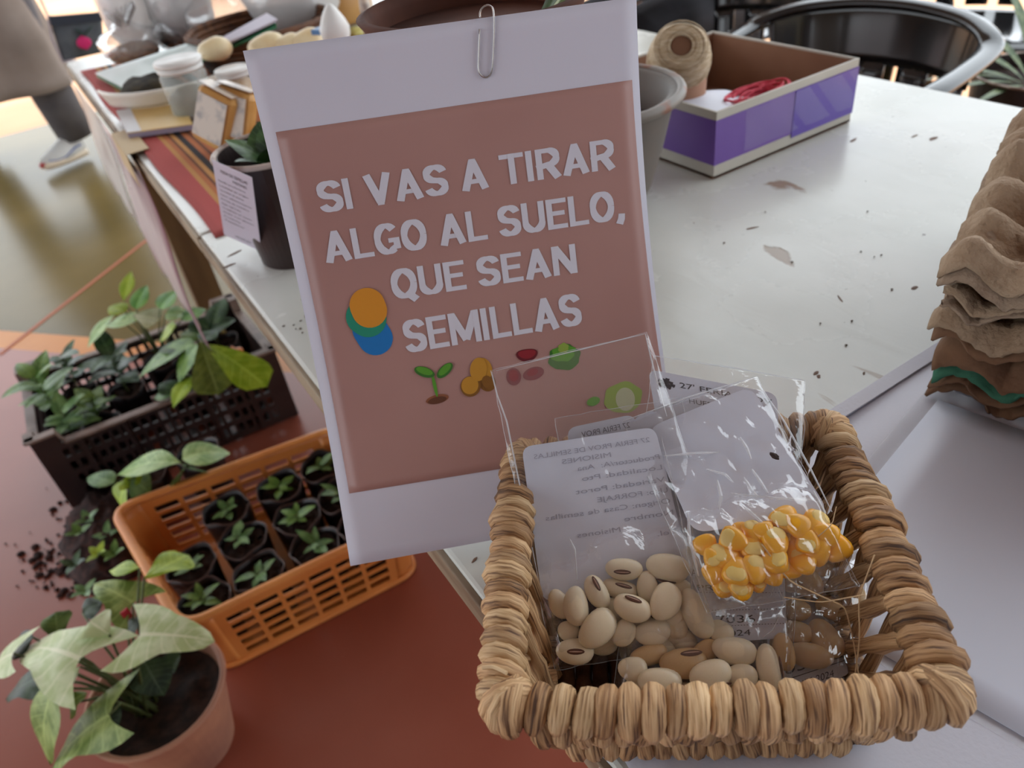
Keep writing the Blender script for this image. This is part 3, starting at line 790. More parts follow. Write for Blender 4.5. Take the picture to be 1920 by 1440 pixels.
M_glt = mat('glossy_tape', (1, 1, 1, 1), .08, alpha=.07, bump=.6, bscale=25, stretch=(1, 1, .4))
MB().grid(lambda u, v: Vector((lerp(bx1 - .19, bx1 - .004, u), y0_ - .0018 - .0008 * math.sin(u * 21 + v * 5), zb_ + lerp(.020, .066, v))), 30, 6).build('clear_tape', M_glt, bt, smooth=True)
# contents
M_twine = mat('natural_twine', rgb(206, 188, 160), .85, rgb(178, 154, 120), 240, bump=1, bscale=260, stretch=(.3, .3, 2))
M_tube = mat('card_tube', rgb(110, 74, 50), .8)
M_kraft = mat('kraft_wrap', rgb(176, 134, 108), .7)
tw = Vector((.672, .715, TABLE + .006))
tp = thing('twine_cone', 'upright roll of natural twine in kraft sleeve inside the purple box', 'twine', tw)
MB().lathe([(.02, 0), (.032, 0), (.034, .07), (.0335, .072)], tw, 32).build('kraft_sleeve', M_kraft, tp, smooth=True)
axis = Vector((-.42, -.55, .62)).normalized()
ax = Matrix.Translation(tw + Vector((-.004, -.004, .092))) @ axis.to_track_quat('Z', 'Y').to_matrix().to_4x4() @ Matrix.Scale(.98, 4)
mb = MB(); prof = [(.012, .034), (.02, .037), (.029, .034), (.036, .022), (.0385, .0), (.0375, -.02), (.034, -.036), (.02, -.042), (0, -.042)]
mb.lathe(prof, (0, 0, 0), 40); mb.v = [tuple(ax @ Vector(v)) for v in mb.v]
mb.build('twine_body', M_twine, tp, smooth=True)
wr = MB()
for k in range(26):
    r, z = .0385 * math.sqrt(max(.1, 1 - ((k - 12) / 19) ** 2)) * 1.012, (k - 12) * .0026 - .003
    tl_ = .25 * math.sin(k * 1.9)
    wr.tube([ax @ Vector((math.cos(a_ * PI / 12) * r, math.sin(a_ * PI / 12) * r, z + math.sin(a_ * PI / 12 + k) * .004 * tl_ * 4)) for a_ in range(24)], .0007, 4, closed=True)
for k in range(5):
    r = .014 + k * .0045
    wr.tube([ax @ Vector((math.cos(a_ * PI / 12) * r, math.sin(a_ * PI / 12) * r, .0375 - k * .0008)) for a_ in range(24)], .0008, 4, closed=True)
wr.build('twine_winding', M_twine, tp, kind='stuff', smooth=True)
mb = MB(); mb.lathe([(.0105, -.02), (.0125, -.02), (.0125, .036), (.0105, .036)], (0, 0, 0), 24)
mb.v = [tuple(ax @ Vector(v)) for v in mb.v]; mb.build('core_tube', M_tube, tp, smooth=True)
mb = MB(); mb.lathe([(0, .0341), (.0105, .0341)], (0, 0, 0), 20); mb.v = [tuple(ax @ Vector(v)) for v in mb.v]
mb.build('hollow_shade', mat('hollow_shade_dark', rgb(50, 30, 20), .9), tp)  # flat dark disc, the shade inside the core tube put into its colour
M_yarn = mat('red_yarn', rgb(206, 62, 84), .8, rgb(226, 96, 112), 120)
yn = MB(); yc = Vector((.728, .640, TABLE + .050))
for k in range(26):
    o_ = Vector((rnd.uniform(-.012, .012), rnd.uniform(-.006, .006), rnd.uniform(-.006, .010))); rx_, ry_ = rnd.uniform(.035, .052), rnd.uniform(.014, .024)
    yn.tube([yc + o_ + Vector((math.cos(a_ * PI / 14) * rx_, math.sin(a_ * PI / 14) * ry_, .004 * math.sin(a_ * PI / 7 + k))) for a_ in range(28)], .0013, 5, closed=True)
tag(yn.build('yarn_bundle', M_yarn, smooth=True), 'bundle of red yarn inside the purple box', 'yarn')
hp = MB(); hp.grid(lambda u, v: Vector((lerp(.63, .74, u), lerp(.600, .70, v), TABLE + .058 + .006 * math.sin(u * 3) - .012 * u)), 8, 8, .0005)
tag(hp.build('paper_note', M_paper, smooth=True), 'white paper note lying beside the red yarn in the box', 'paper')

# ---- egg cartons
M_pulp = mat('grey_brown_pulp', rgb(160, 138, 116), .9, rgb(136, 112, 92), 40, .35, .65, bump=1, bscale=260)
M_pulp2 = mat('light_pulp', rgb(168, 144, 118), .9, rgb(146, 120, 94), 40, bump=1, bscale=260)
M_pulpd = mat('brown_pulp', rgb(126, 92, 66), .9, rgb(104, 74, 52), 40, bump=.6, bscale=160)
M_pulpg = mat('green_pulp', rgb(62, 118, 92), .9, rgb(48, 98, 76), 40, bump=.6, bscale=160)
ec = Vector((.440, .209, TABLE + .004)); eB = Vector((.93, .37, 0)).normalized(); eA = Vector((.37, -.93, 0)).normalized()
def tray(label, k, zb, m, sh, rot=0):
    """one moulded egg tray: crests and cups on a 48 mm pitch, thin, with a ragged folded edge"""
    t = thing('egg_tray', label, 'egg tray', ec + Vector((0, 0, zb)), 'moulded pulp egg trays stacked at the table edge')
    s_ = k * 3.7
    def fn(u, v):
        a_ = u * .29; b_ = v * .29
        z = zb + .012 * math.sin(a_ * 2 * PI / .048 * .5 + sh) ** 2 + .013 * math.sin(b_ * 2 * PI / .048 * .5 + sh) ** 2 + .010 * noise.noise(Vector((a_ * 13, b_ * 15, zb * 7)))
        edge = min(u, v, 1 - u, 1 - v)
        if edge < .04: z += -.007 * (1 - edge / .04)
        z += .0045 * noise.noise(Vector((a_ * 38 + s_, b_ * 38, zb * 40))) + .0026 * (1 - 2 * abs(noise.noise(Vector((a_ * 95, b_ * 125 + s_, zb * 60))))) + .0012 * abs(noise.noise(Vector((a_ * 300, b_ * 240 + s_, 0))))
        zz_ = zb * 1.0
        jit = Vector((-.26 * zb, .02 * zb, 0)) + Vector((noise.noise(Vector((a_ * 50, zb * 90, s_))), noise.noise(Vector((b_ * 50, s_, zb * 90))), 0)) * .006
        off = Vector((.0015 * math.sin(s_), .002 * math.cos(s_ * 2), 0))
        return ec + eB * a_ + eA * b_ + Vector((0, 0, z)) + jit + off
    MB().grid(fn, 110, 110, .0022).build('pulp_tray', m, t, smooth=True)
    return t
specs = [('brown', 0.001, M_pulpd, 'lowest brown pulp egg tray in the stack'), ('brown', .009, M_pulpd, 'second brown pulp egg tray from the bottom of the stack'),
         ('green', .0165, M_pulpg, 'green pulp egg tray low in the stack'), ('brown', .022, M_pulpd, 'brown pulp egg tray just above the green one'),
         ('brown', .034, M_pulpd, 'brown pulp egg tray with open gap in the middle of the stack'), ('light', .043, M_pulp2, 'light pulp egg tray just under the middle of the stack'),
         ('grey', .056, M_pulp, 'grey brown egg tray above the stack middle'), ('light', .064, M_pulp2, 'light egg tray under the two top trays'),
         ('grey', .078, M_pulp, 'grey brown egg tray second from the top'), ('light', .086, M_pulp2, 'topmost light pulp egg tray of the stack')]
for k, (c_, zb, m, lab) in enumerate(specs):
    tray(lab, k, zb * 1.18, m, (.3, .5, .4, .5, 1.1, .9, 1.6, 1.5, .8, .7)[k])
# ================================================================ wicker basket
M_raf = fibremat('dry_raffia', rgb(214, 178, 134), rgb(184, 144, 102), rgb(106, 76, 54))
M_raf2 = fibremat('dark_raffia', rgb(186, 148, 106), rgb(150, 112, 76), rgb(80, 56, 40))
M_raf3 = fibremat('pale_raffia', rgb(228, 196, 152), rgb(202, 164, 118), rgb(124, 90, 62))
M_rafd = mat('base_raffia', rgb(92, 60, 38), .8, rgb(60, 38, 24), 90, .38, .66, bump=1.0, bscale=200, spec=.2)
RZ = .818
K = {'FL': Vector((.0585, .1610, RZ)), 'FR': Vector((.2045, .0580, RZ)), 'BR': Vector((.2985, .1900, RZ)), 'BL': Vector((.1500, .2840, RZ))}
cen = (K['FL'] + K['FR'] + K['BR'] + K['BL']) / 4
def basep(p, z, f=.885):
    q = cen + (Vector((p.x, p.y, RZ)) - cen) * f; return Vector((q.x, q.y, z))
bk = thing('wicker_basket', 'square basket woven of twisted tan raffia holding the seed bags', 'basket', (cen.x, cen.y, TABLE))
def wrap_lump(name, c, t, n, R, r, m, tilt, lean=0, span=(-.12, 1.12), squash=1.0, seed=0):
    """one turn of twisted raffia: a thick arched roll over the rim, with wound grooves"""
    up = Vector((0, 0, 1)); n = n.normalized(); t = t.normalized()
    path = []; rr = []
    for k in range(8):
        a_ = lerp(span[0], span[1], k / 7) * PI
        o_ = n * (math.cos(a_) * R) + up * (math.sin(a_) * R * squash) + t * (tilt * (k / 7 - .5))
        path.append(c + o_); rr.append(r * (.74 + .3 * math.sin(PI * (k + .4) / 7.8)))
    mb = MB(); mb.tube(path, rr, 10)
    # wound strands: shallow helical grooves
    V = []
    for i, v in enumerate(mb.v):
        k, q = divmod(i, 10)
        p = Vector(v); ctr = path[min(k, 7)]
        g = 1 + .07 * math.sin(q * 2 * PI / 10 * 3 + k * 1.5 + seed) + .05 * noise.noise(p * 400)
        V.append(ctr + (p - ctr) * g)
    mb.v = V
    return tube_uv(mb.build(name, m, bk, smooth=True), 10, 8)
sides = [('FL', 'FR', 19), ('FR', 'BR', 17), ('BR', 'BL', 17), ('BL', 'FL', 17)]
for si, (a, b, n_) in enumerate(sides):
    A_, B_ = K[a], K[b]; t = (B_ - A_).normalized(); out = t.cross(Vector((0, 0, 1)))
    L_ = (B_ - A_).length
    for k in range(n_):
        s_ = (k + .75) / (n_ + .5); c = A_.lerp(B_, s_) + Vector((rnd.gauss(0, .0005), rnd.gauss(0, .0005), rnd.gauss(0, .0006)))
        # edges of a hand-woven basket bow in and out a little
        c += out * (.0025 * math.sin(PI * s_))
        m = rnd.choice([M_raf, M_raf, M_raf3, M_raf2]) if si != 2 else rnd.choice([M_raf2, M_raf])
        sz = rnd.uniform(.93, 1.1)
        wrap_lump('rim_wrap', c, t, out, .0072 * sz, .0051 * sz, m, rnd.uniform(.002, .006), squash=.82, seed=k * 1.3)
    # second row of rolls outside, under the rim
    for k in range(n_ - 1):
        s_ = (k + 1.2) / (n_ + .3); c = basep(A_.lerp(B_, s_), RZ - .018, .955) + out * .001
        m = rnd.choice([M_raf, M_raf2, M_raf])
        wrap_lump('side_wrap', c, t, out, .0040, .0048, m, rnd.uniform(-.004, .006), span=(-.5, .55), squash=1.5, seed=k) if si in (0, 3) else None
    # base row
    for k in range(n_ - 3):
        s_ = (k + 1.2) / (n_ - 1.2); c = basep(A_.lerp(B_, s_), TABLE + .013, .80) + out * .001
        m = rnd.choice([M_raf, M_raf2, M_raf2])
        wrap_lump('base_wrap', c, t, out, .0042, .0050, m, rnd.uniform(-.004, .004), span=(-.55, .6), squash=1.4, seed=k)
    # slanting twisted strands between rim and base, crossing so that gaps stay open
    for dir_, mm, r_ in ((1, M_raf, .0046), (-1, M_raf2, .0036)):
        step = .0185
        cnt = int(L_ / step)
        for k in range(cnt):
            s0 = (k + .5) / cnt; s1 = min(.985, max(.015, s0 + dir_ * .024 / L_))
            p0 = A_.lerp(B_, s0) - out * (.002 if dir_ > 0 else -.0015) - Vector((0, 0, .004)); p1 = basep(A_.lerp(B_, s1), TABLE + .012, .82)
            pm = p0.lerp(p1, .5) - out * .001 * dir_
            mb = MB(); path = []
            for q in range(9):
                f_ = q / 8; p = p0.lerp(pm, f_ * 2) if f_ < .5 else pm.lerp(p1, f_ * 2 - 1); path.append(p)
            mb.tube(path, [r_ * (.9 + .12 * math.sin(q * 2.2 + k)) for q in range(9)], 9)
            V = []
            for i, v in enumerate(mb.v):
                q, a_ = divmod(i, 9); p = Vector(v); ctr = path[min(q, 8)]
                V.append(ctr + (p - ctr) * (1 + .10 * math.sin(a_ * 2 * PI / 9 * 3 + q * 1.4)))
            mb.v = V
            tube_uv(mb.build('woven_strand', mm, bk, smooth=True), 9, 9)
for kk in ('FL', 'FR', 'BR', 'BL'):
    p = K[kk]; out = (p - cen).normalized(); t = out.cross(Vector((0, 0, 1)))
    for q in (-1, 0, 1):
        a_ = q * .5; o2 = (out * math.cos(a_) + t * math.sin(a_)); t2 = o2.cross(Vector((0, 0, 1)))
        wrap_lump('corner_wrap', p - out * .0065 + o2 * .003, t2, o2, .0085, .0055, M_raf if q else M_raf3, .004, seed=q)
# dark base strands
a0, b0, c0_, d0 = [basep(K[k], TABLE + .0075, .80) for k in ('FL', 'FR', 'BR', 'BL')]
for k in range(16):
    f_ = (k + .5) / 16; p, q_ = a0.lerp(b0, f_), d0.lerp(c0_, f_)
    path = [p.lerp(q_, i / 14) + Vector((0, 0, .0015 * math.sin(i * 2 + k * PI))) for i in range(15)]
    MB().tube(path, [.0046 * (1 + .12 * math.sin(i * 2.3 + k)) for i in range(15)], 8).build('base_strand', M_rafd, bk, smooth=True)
# loose fibres
fb = MB()
def fibre(pts, r=.00035):
    P = [at(*p) for p in pts]; out = []
    for i in range(len(P) - 1):
        for j in range(5): out.append(P[i].lerp(P[i + 1], j / 5))
    out.append(P[-1])
    sm_ = [out[0]] + [(out[i - 1] + out[i] * 2 + out[i + 1]) / 4 for i in range(1, len(out) - 1)] + [out[-1]]
    fb.tube(sm_, r, 5)
fibre([(1428, 1020, .824), (1480, 1090, .815), (1540, 1118, .812), (1585, 1138, .81), (1600, 1200, .79), (1615, 1300, .775)])
fibre([(1640, 1040, .826), (1610, 1120, .812), (1612, 1200, .80), (1600, 1290, .785)])
fibre([(1470, 1120, .81), (1540, 1130, .812), (1620, 1115, .824)], .0003)
fibre([(905, 1252, .828), (925, 1250, .83), (950, 1262, .832)], .0009)
fibre([(1475, 1052, .812), (1560, 985, .83), (1568, 950, .835)], .00025)
fb.build('loose_fibre', M_raf3, bk, kind='stuff')

# ================================================================ the sign
sTL = EYE + Vector((.10162512, .43431202, -.08739992)); sBL = EYE + Vector((.04356663, .32427192, -.35577089)); sBR = EYE + Vector((.23684683, .23739243, -.36058933))
sU = (sBR - sBL); sV = (sTL - sBL); sN = sU.cross(sV).normalized()
if sN.dot(EYE - sBL) < 0: sN = -sN
SW, SH = .21, .297
def sign(u, v, off=0.0):             # u, v in metres on the sheet
    a_, b_ = u / SW, v / SH
    bc = min(max(b_, 0), 1)
    return sBL + sU * a_ + sV * b_ - sN * (.021 * 4 * bc * (1 - bc)) * (1 + .15 * (a_ - .5)) + sN * off
def project(p):
    c = ROT.transposed() @ (p - EYE); return 960 + 1415 * c.x / c.z, 720 + 1415 * c.y / c.z
def suv(px, py):                     # where on the sheet a mark of the photograph is printed
    u, v = .1, .15
    for _ in range(12):
        x, y = project(sign(u, v)); e_ = .0005
        xu, yu = project(sign(u + e_, v)); xv, yv = project(sign(u, v + e_))
        J = np.array([[(xu - x) / e_, (xv - x) / e_], [(yu - y) / e_, (yv - y) / e_]])
        d = np.linalg.solve(J, np.array([px - x, py - y])); u += d[0]; v += d[1]
    return Vector((u, v))
M_sheet = mat('sign_paper', rgb(224, 222, 234), .5, rgb(217, 216, 230), 6, bump=.05, bscale=12)
M_rosepanel = mat('printed_rose', rgb(186, 142, 133), .42, rgb(176, 130, 122), 5, bump=.03, bscale=10)
M_print = mat('printed_white', rgb(226, 224, 234), .5)
sg = thing('clipped_sign', 'printed sign about throwing seeds standing behind the wicker basket', 'sign', sBL)
MB().grid(lambda u, v: sign(u * SW, v * SH), 24, 40, .0003).build('paper_sheet', M_sheet, sg, smooth=True)
pa, pb, pc_, pd = suv(655, 925), suv(1262, 826), suv(1185, 150), suv(517, 248)
MB().grid(lambda u, v: sign(*(lerp(lerp(pa, pb, u), lerp(pd, pc_, u), v)), .0003), 24, 40, .0001).build('rose_panel', M_rosepanel, sg, smooth=True)
# bold sans capitals drawn as broad strokes, cap height 1
TH = .172
def arc_(cx_, cy_, rx, ry, a0_, a1_, n=14): return [(cx_ + rx * math.cos(math.radians(lerp(a0_, a1_, k / n))), cy_ + ry * math.sin(math.radians(lerp(a0_, a1_, k / n)))) for k in range(n + 1)]
h_ = TH / 2
GL = {'I': (.21, [[(h_, 0), (h_, 1)]]), 'L': (.56, [[(h_, 0), (h_, 1)], [(0, h_ * .9), (.56, h_ * .9)]]),
      'T': (.66, [[(.33, 0), (.33, 1)], [(0, 1 - h_ * .9), (.66, 1 - h_ * .9)]]),
      'E': (.58, [[(h_, 0), (h_, 1)], [(0, h_ * .88), (.58, h_ * .88)], [(0, 1 - h_ * .88), (.58, 1 - h_ * .88)], [(0, .52), (.52, .52)]]),
      'V': (.72, [[(.095, 1), (.36, .06)], [(.625, 1), (.36, .06)], [(.27, .05), (.45, .05)]]), 'A': (.74, [[(.10, 0), (.37, .95)], [(.64, 0), (.37, .95)], [(.20, .28), (.54, .28)], [(.28, .94), (.46, .94)]]),
      'N': (.68, [[(h_, 0), (h_, 1)], [(.68 - h_, 0), (.68 - h_, 1)], [(h_ * 1.1, .96), (.68 - h_ * 1.1, .04)]]),
      'M': (.88, [[(h_, 0), (h_, 1)], [(.88 - h_, 0), (.88 - h_, 1)], [(h_ * 1.15, .96), (.44, .12)], [(.88 - h_ * 1.15, .96), (.44, .12)]]),
      'U': (.65, [[(h_, 1), (h_, .36)] + arc_(.325, .36, .325 - h_, .36 - h_ * .85, 180, 360)[1:] + [(.65 - h_, 1)]]),
      'O': (.70, [arc_(.35, .5, .35 - h_, .5 - h_ * .85, 0, 360, 30)]), 'Q': (.70, [arc_(.35, .5, .35 - h_, .5 - h_ * .85, 0, 360, 30), [(.38, .20), (.64, -.10)]]),
      'G': (.69, [arc_(.35, .5, .35 - h_, .5 - h_ * .85, 42, 318, 24) + [(.69 - h_, .17), (.69 - h_, .47)], [(.38, .44), (.69, .44)]]),
      'R': (.65, [[(h_, 0), (h_, 1)], [(0, 1 - h_ * .88), (.34, 1 - h_ * .88)] + arc_(.34, .695, .31 - h_, .305 - h_ * .88, 90, -90)[1:] + [(0, .39)], [(.35, .42), (.575, 0)]]),
      'S': (.62, [arc_(.31, .715, .31 - h_, .285 - h_ * .85, 12, 250, 18) + [(.34, .49)] + arc_(.31, .285, .31 - h_, .285 - h_ * .85, 70, -168, 18)]),
      ',': (.24, [[(.15, .19), (.13, .02), (.06, -.15)]]), ' ': (.23, [])}
def stroke(mb, pts, fn):
    L_, R_ = [], []
    for i, p in enumerate(pts):
        a_ = pts[max(i - 1, 0)]; b_ = pts[min(i + 1, len(pts) - 1)]; dx, dy = b_[0] - a_[0], b_[1] - a_[1]; l_ = math.hypot(dx, dy) or 1
        wd = h_ * (abs(dy / l_) * 1.0 + abs(dx / l_) * .86); L_.append((p[0] - dy / l_ * wd, p[1] + dx / l_ * wd)); R_.append((p[0] + dy / l_ * wd, p[1] - dx / l_ * wd))
    n_ = len(pts); mb.add([fn(*p) for p in L_ + R_], [(i, i + n_, i + 1 + n_, i + 1) for i in range(n_ - 1)])
def sign_line(s, pl, pr, ptop, name='lettering'):
    l, r, tp_ = suv(*pl), suv(*pr), suv(*ptop)
    ex = (r - l).normalized(); ey = Vector((-ex.y, ex.x)); hgt = (tp_ - l).dot(ey); W_ = (r - l).length
    tot = sum(GL[c][0] for c in s) + .058 * (len(s) - 1); x = 0; mb = MB(); k = W_ / tot; idx = 0
    for c in s:
        for pts in GL[c][1]:
            idx += 1; of = .00055 + .00003 * (idx % 4)
            stroke(mb, pts, lambda a_, b_: (lambda q: sign(q.x, q.y, of))(l + ex * ((x + a_) * k) + ey * (b_ * hgt)))
        x += GL[c][0] + .058
    o = mb.build(name, M_print, sg); o['kind'] = 'stuff'
    o['label'] = 'white capital letters reading ' + s.rstrip(',')
    return o
sign_line('SI VAS A TIRAR', (603, 400), (1153, 316), (597, 342))
sign_line('ALGO AL SUELO,', (612, 494), (1172, 410), (602, 437))
sign_line('QUE SEAN', (738, 562), (1083, 511), (730, 507))
sign_line('SEMILLAS', (763, 662), (1092, 608), (755, 602))
# printed pictures
def inkm(name, c): return mat('print_' + name, c, .45)
I = {k: inkm(k, c) for k, c in dict(orange=rgb(226, 150, 40), teal=rgb(36, 148, 118), blue=rgb(24, 122, 196), green=rgb(92, 160, 44), dgreen=rgb(58, 118, 40), brown=rgb(104, 60, 36),
     lbrown=rgb(150, 92, 60), tan=rgb(204, 146, 46), dtan=rgb(140, 92, 30), red=rgb(150, 34, 44), dred=rgb(108, 24, 34), rose=rgb(140, 66, 70), lime=rgb(150, 176, 70), pale=rgb(196, 200, 160)).items()}
def blob(mb, c, rx, ry, ang, off, wob=0, n=28, kid=0):
    c = suv(*c); pxm = SH / 980
    P = []
    for k in range(n):
        a_ = 2 * PI * k / n; x = math.cos(a_) * rx * (1 + wob * math.sin(a_ * 6)); y = math.sin(a_) * ry * (1 + wob * math.cos(a_ * 5))
        if kid: y += kid * ry * (x / rx) ** 2
        q = Matrix.Rotation(math.radians(ang), 2) @ Vector((x, y)) * pxm
        P.append(sign(c.x + q.x, c.y + q.y, off))
    mb.add(P, [tuple(range(n))])
def picture(name, items, label=None):
    first = None
    for i, (m, c, rx, ry, ang, kw) in enumerate(items):
        mb = MB(); blob(mb, c, rx, ry, ang, .0006 + .00012 * i, **kw)
        o = mb.build(name if first is None else 'printed_detail', I[m], sg if first is None else first)
        if first is None: first = o
    if label: first['label'] = label
# capsule logo: overlapping rounded shapes, orange over teal over blue
def capsule(mb, p0, p1, r, off):
    a_, b_ = suv(*p0), suv(*p1); d = (b_ - a_).normalized(); n_ = Vector((-d.y, d.x)); r *= SH / 980; P = []
    for k in range(15): t = PI * k / 14; q = a_ + n_ * math.cos(t) * r - d * math.sin(t) * r; P.append(sign(q.x, q.y, off))
    for k in range(15): t = PI * k / 14; q = b_ - n_ * math.cos(t) * r + d * math.sin(t) * r; P.append(sign(q.x, q.y, off))
    mb.add(P, [tuple(range(30))])
mb = MB(); capsule(mb, (694, 618), (704, 634), 34, .0006); lg = mb.build('printed_logo', I['blue'], sg); lg['label'] = 'orange, teal and blue overlapping rounded shapes'
mb = MB(); capsule(mb, (684, 594), (690, 598), 36, .0008); mb.build('logo_shape', I['teal'], lg)
mb = MB(); capsule(mb, (689, 572), (693, 582), 34, .0010); mb.build('logo_shape', I['orange'], lg)
picture('printed_sprout', [('lbrown', (820, 748), 23, 9, 3, {}), ('brown', (820, 750), 19, 7, 3, {}), ('green', (815, 722), 3.5, 24, 3, {}), ('dgreen', (796, 697), 21, 10, -28, {}), ('green', (796, 695), 17, 7, -28, {}),
                           ('dgreen', (834, 694), 20, 10, 35, {}), ('green', (834, 692), 16, 7, 35, {})], 'green sprout on brown soil')
picture('printed_peanut', [('dtan', (913, 716), 17, 20, 20, {}), ('tan', (908, 690), 15, 22, 15, {}), ('dtan', (882, 724), 20, 21, -20, {}), ('tan', (881, 722), 17, 18, -20, {}), ('tan', (897, 692), 17, 24, -15, {}), ('dtan', (914, 716), 11, 14, 20, {})], 'ochre peanut pods')
picture('printed_bean', [('dred', (988, 666), 22, 13, -3, dict(kid=.28)), ('red', (988, 664), 18, 9, -3, dict(kid=.28))], 'dark red kidney bean')
picture('printed_bean', [('rose', (963, 706), 15, 18, 0, {}), ('red', (963, 704), 10, 12, 0, {})], 'small rose coloured seed')
picture('printed_bean', [('rose', (1000, 700), 22, 13, 8, {}), ('red', (998, 698), 12, 7, 8, {})], 'rose coloured oval seed')
picture('printed_lettuce', [('dgreen', (1058, 670), 33, 26, 0, dict(wob=.08)), ('green', (1056, 662), 25, 17, 5, dict(wob=.12)), ('lime', (1056, 652), 11, 10, 5, dict(wob=.1))], 'leafy green lettuce head')
picture('printed_sprig', [('lime', (1168, 745), 40, 32, 0, dict(wob=.05)), ('pale', (1172, 748), 20, 24, 0, {}), ('green', (1112, 752), 14, 9, 10, {})], 'lime green round vegetable')
# steel paper clip
M_steel = mat('steel_wire', rgb(190, 186, 182), .22, metal=1)
clip_px = [(900, 34), (900, 24), (904, 16), (912, 11), (920, 13), (925, 22), (926, 60), (924, 110), (922, 132), (918, 142), (910, 146), (902, 142), (897, 132), (897, 110), (899, 55)]
P = [suv(*p) for p in clip_px]
fine = []
for i in range(len(P) - 1):
    for j in range(4):
        p0, p1, p2, p3 = P[max(i - 1, 0)], P[i], P[i + 1], P[min(i + 2, len(P) - 1)]; t = j / 4
        fine.append(.5 * ((2 * p1) + (p2 - p0) * t + (2 * p0 - 5 * p1 + 4 * p2 - p3) * t * t + (3 * p1 - p0 - 3 * p2 + p3) * t ** 3))
fine.append(P[-1])
tag(MB().tube([sign(p.x, p.y, .0010) for p in fine], .00045, 8).build('paper_clip', M_steel, smooth=True), 'steel paper clip at the top edge of the printed sign', 'clip')

# ================================================================ seed bags
M_film = filmmat('cellophane', .03, .03, .42)
M_filmh = filmmat('hazy_cellophane', .10, .04, .5)
M_seam = mat('film_fold', rgb(232, 234, 238), .15, alpha=.5)
M_bean = mat('cream_bean', rgb(240, 226, 196), .3, rgb(226, 206, 168), 60, .45, .75, sss=.15, spec=.5)
M_beant = mat('tan_bean', rgb(214, 180, 130), .38, rgb(200, 162, 112), 60, sss=.1)
M_hil = mat('brown_eye', rgb(104, 66, 46), .6, rgb(74, 44, 32), 300)
M_hill = mat('eye_line', rgb(196, 160, 140), .6)
M_corn = mat('corn_yellow', rgb(250, 172, 20), .28, rgb(252, 192, 50), 120, sss=.12, spec=.6)
M_dent = mat('corn_dent', rgb(246, 218, 140), .45, rgb(238, 196, 90), 260)
M_cardp = mat('seed_card', rgb(222, 225, 238), .5, rgb(214, 218, 232), 8)
M_faint = mat('show_through_ink', rgb(172, 174, 190), .5)
M_inkc = mat('card_ink', rgb(40, 40, 52), .5)

class Plane:
    def __init__(s, tl, tr, br, bl):
        s.P = [at(*tl), at(*tr), at(*br), at(*bl)]
        n_ = (s.P[1] - s.P[3]).cross(s.P[0] - s.P[2]).normalized()
        if n_.dot(EYE - s.P[0]) < 0: n_ = -n_
        s.n = n_; s.c = (s.P[0] + s.P[1] + s.P[2] + s.P[3]) / 4
    def pt(s, px, py, off=0.0):
        return onplane(px, py, s.c + s.n * off, s.n)
    def bil(s, u, v, off=0.0):
        tl, tr, br, bl = s.P; return lerp(lerp(bl, br, u), lerp(tl, tr, u), v) + s.n * off
def frame_on(pl, px, py, ang, off):
    """axes on a packet's plane: x along the picture angle, z off the plane"""
    p = pl.pt(px, py, off); a_ = math.radians(ang)
    q = pl.pt(px + 10 * math.cos(a_), py + 10 * math.sin(a_), off)
    x = (q - p).normalized(); z = pl.n; y = z.cross(x)
    return p, x, y, z
_bean = {}
def bean_mesh(k):
    if k in _bean: return _bean[k]
    r_ = random.Random(k); mb = MB()
    def fn(p, d):
        w_ = 1 + .10 * d.x * (r_.random() * 0 + math.sin(k)) ; q = Vector((p.x, p.y * w_, p.z))
        q.y -= .10 * (1 - d.x * d.x) * (1 if d.y > 0 else .2) * max(0, d.y) ; return q
    mb.ball((0, 0, 0), (1, .7, .62), 22, 14, fn)
    me = bpy.data.meshes.new('bean'); me.from_pydata(mb.v, [], mb.f); me.polygons.foreach_set('use_smooth', [True] * len(me.polygons))
    _bean[k] = me; return me
hm_ = MB()
def hfn(p, d): return p
hm_.ball((0, 0, 0), (.46, .15, .07), 14, 8)
hil_me = bpy.data.meshes.new('bean_eye'); hil_me.from_pydata(hm_.v, [], hm_.f); hil_me.materials.append(M_hil)
hl_ = MB(); hl_.ball((0, 0, .05), (.36, .035, .035), 10, 6)
hline_me = bpy.data.meshes.new('eye_line'); hline_me.from_pydata(hl_.v, [], hl_.f); hline_me.materials.append(M_hill)
def bean(pl, px, py, rx, ry, ang, hil, off, label, group, m=None, tilt=0, hm=None):
    p, x, y, z = frame_on(pl, px, py, ang, off)
    dist = (p - EYE).length; cosv = abs(pl.n.dot((EYE - p).normalized()))
    sx = rx * dist / 1415 * 1.03; sy = ry * dist / 1415 / .7 * 1.06
    me = bean_mesh(rnd.randrange(4)).copy(); me.materials.append(m or M_bean)
    o = bpy.data.objects.new('bean_seed', me); C.objects.link(o)
    R = Matrix((x, y, z)).transposed() @ Matrix.Rotation(math.radians(tilt), 3, 'X')
    sz = min(sy, sx * .78)
    o.matrix_world = Matrix.Translation(p) @ R.to_4x4() @ Matrix.Diagonal((sx, sy, sz * .9, 1))
    tag(o, label, 'bean', group)
    if hil is not None:      # hil = (direction round the long axis in degrees, shift along it)
        a_ = math.radians(hil[0]); cy_, cz_ = math.cos(a_) * .66, math.sin(a_) * .60
        e_ = bpy.data.objects.new('bean_eye', hil_me); C.objects.link(e_); e_.parent = o
        e_.location = (hil[1], cy_, cz_); e_.rotation_euler = (a_ - PI / 2, 0, 0)
        l_ = bpy.data.objects.new('eye_line', hline_me); C.objects.link(l_); l_.parent = e_
    return o
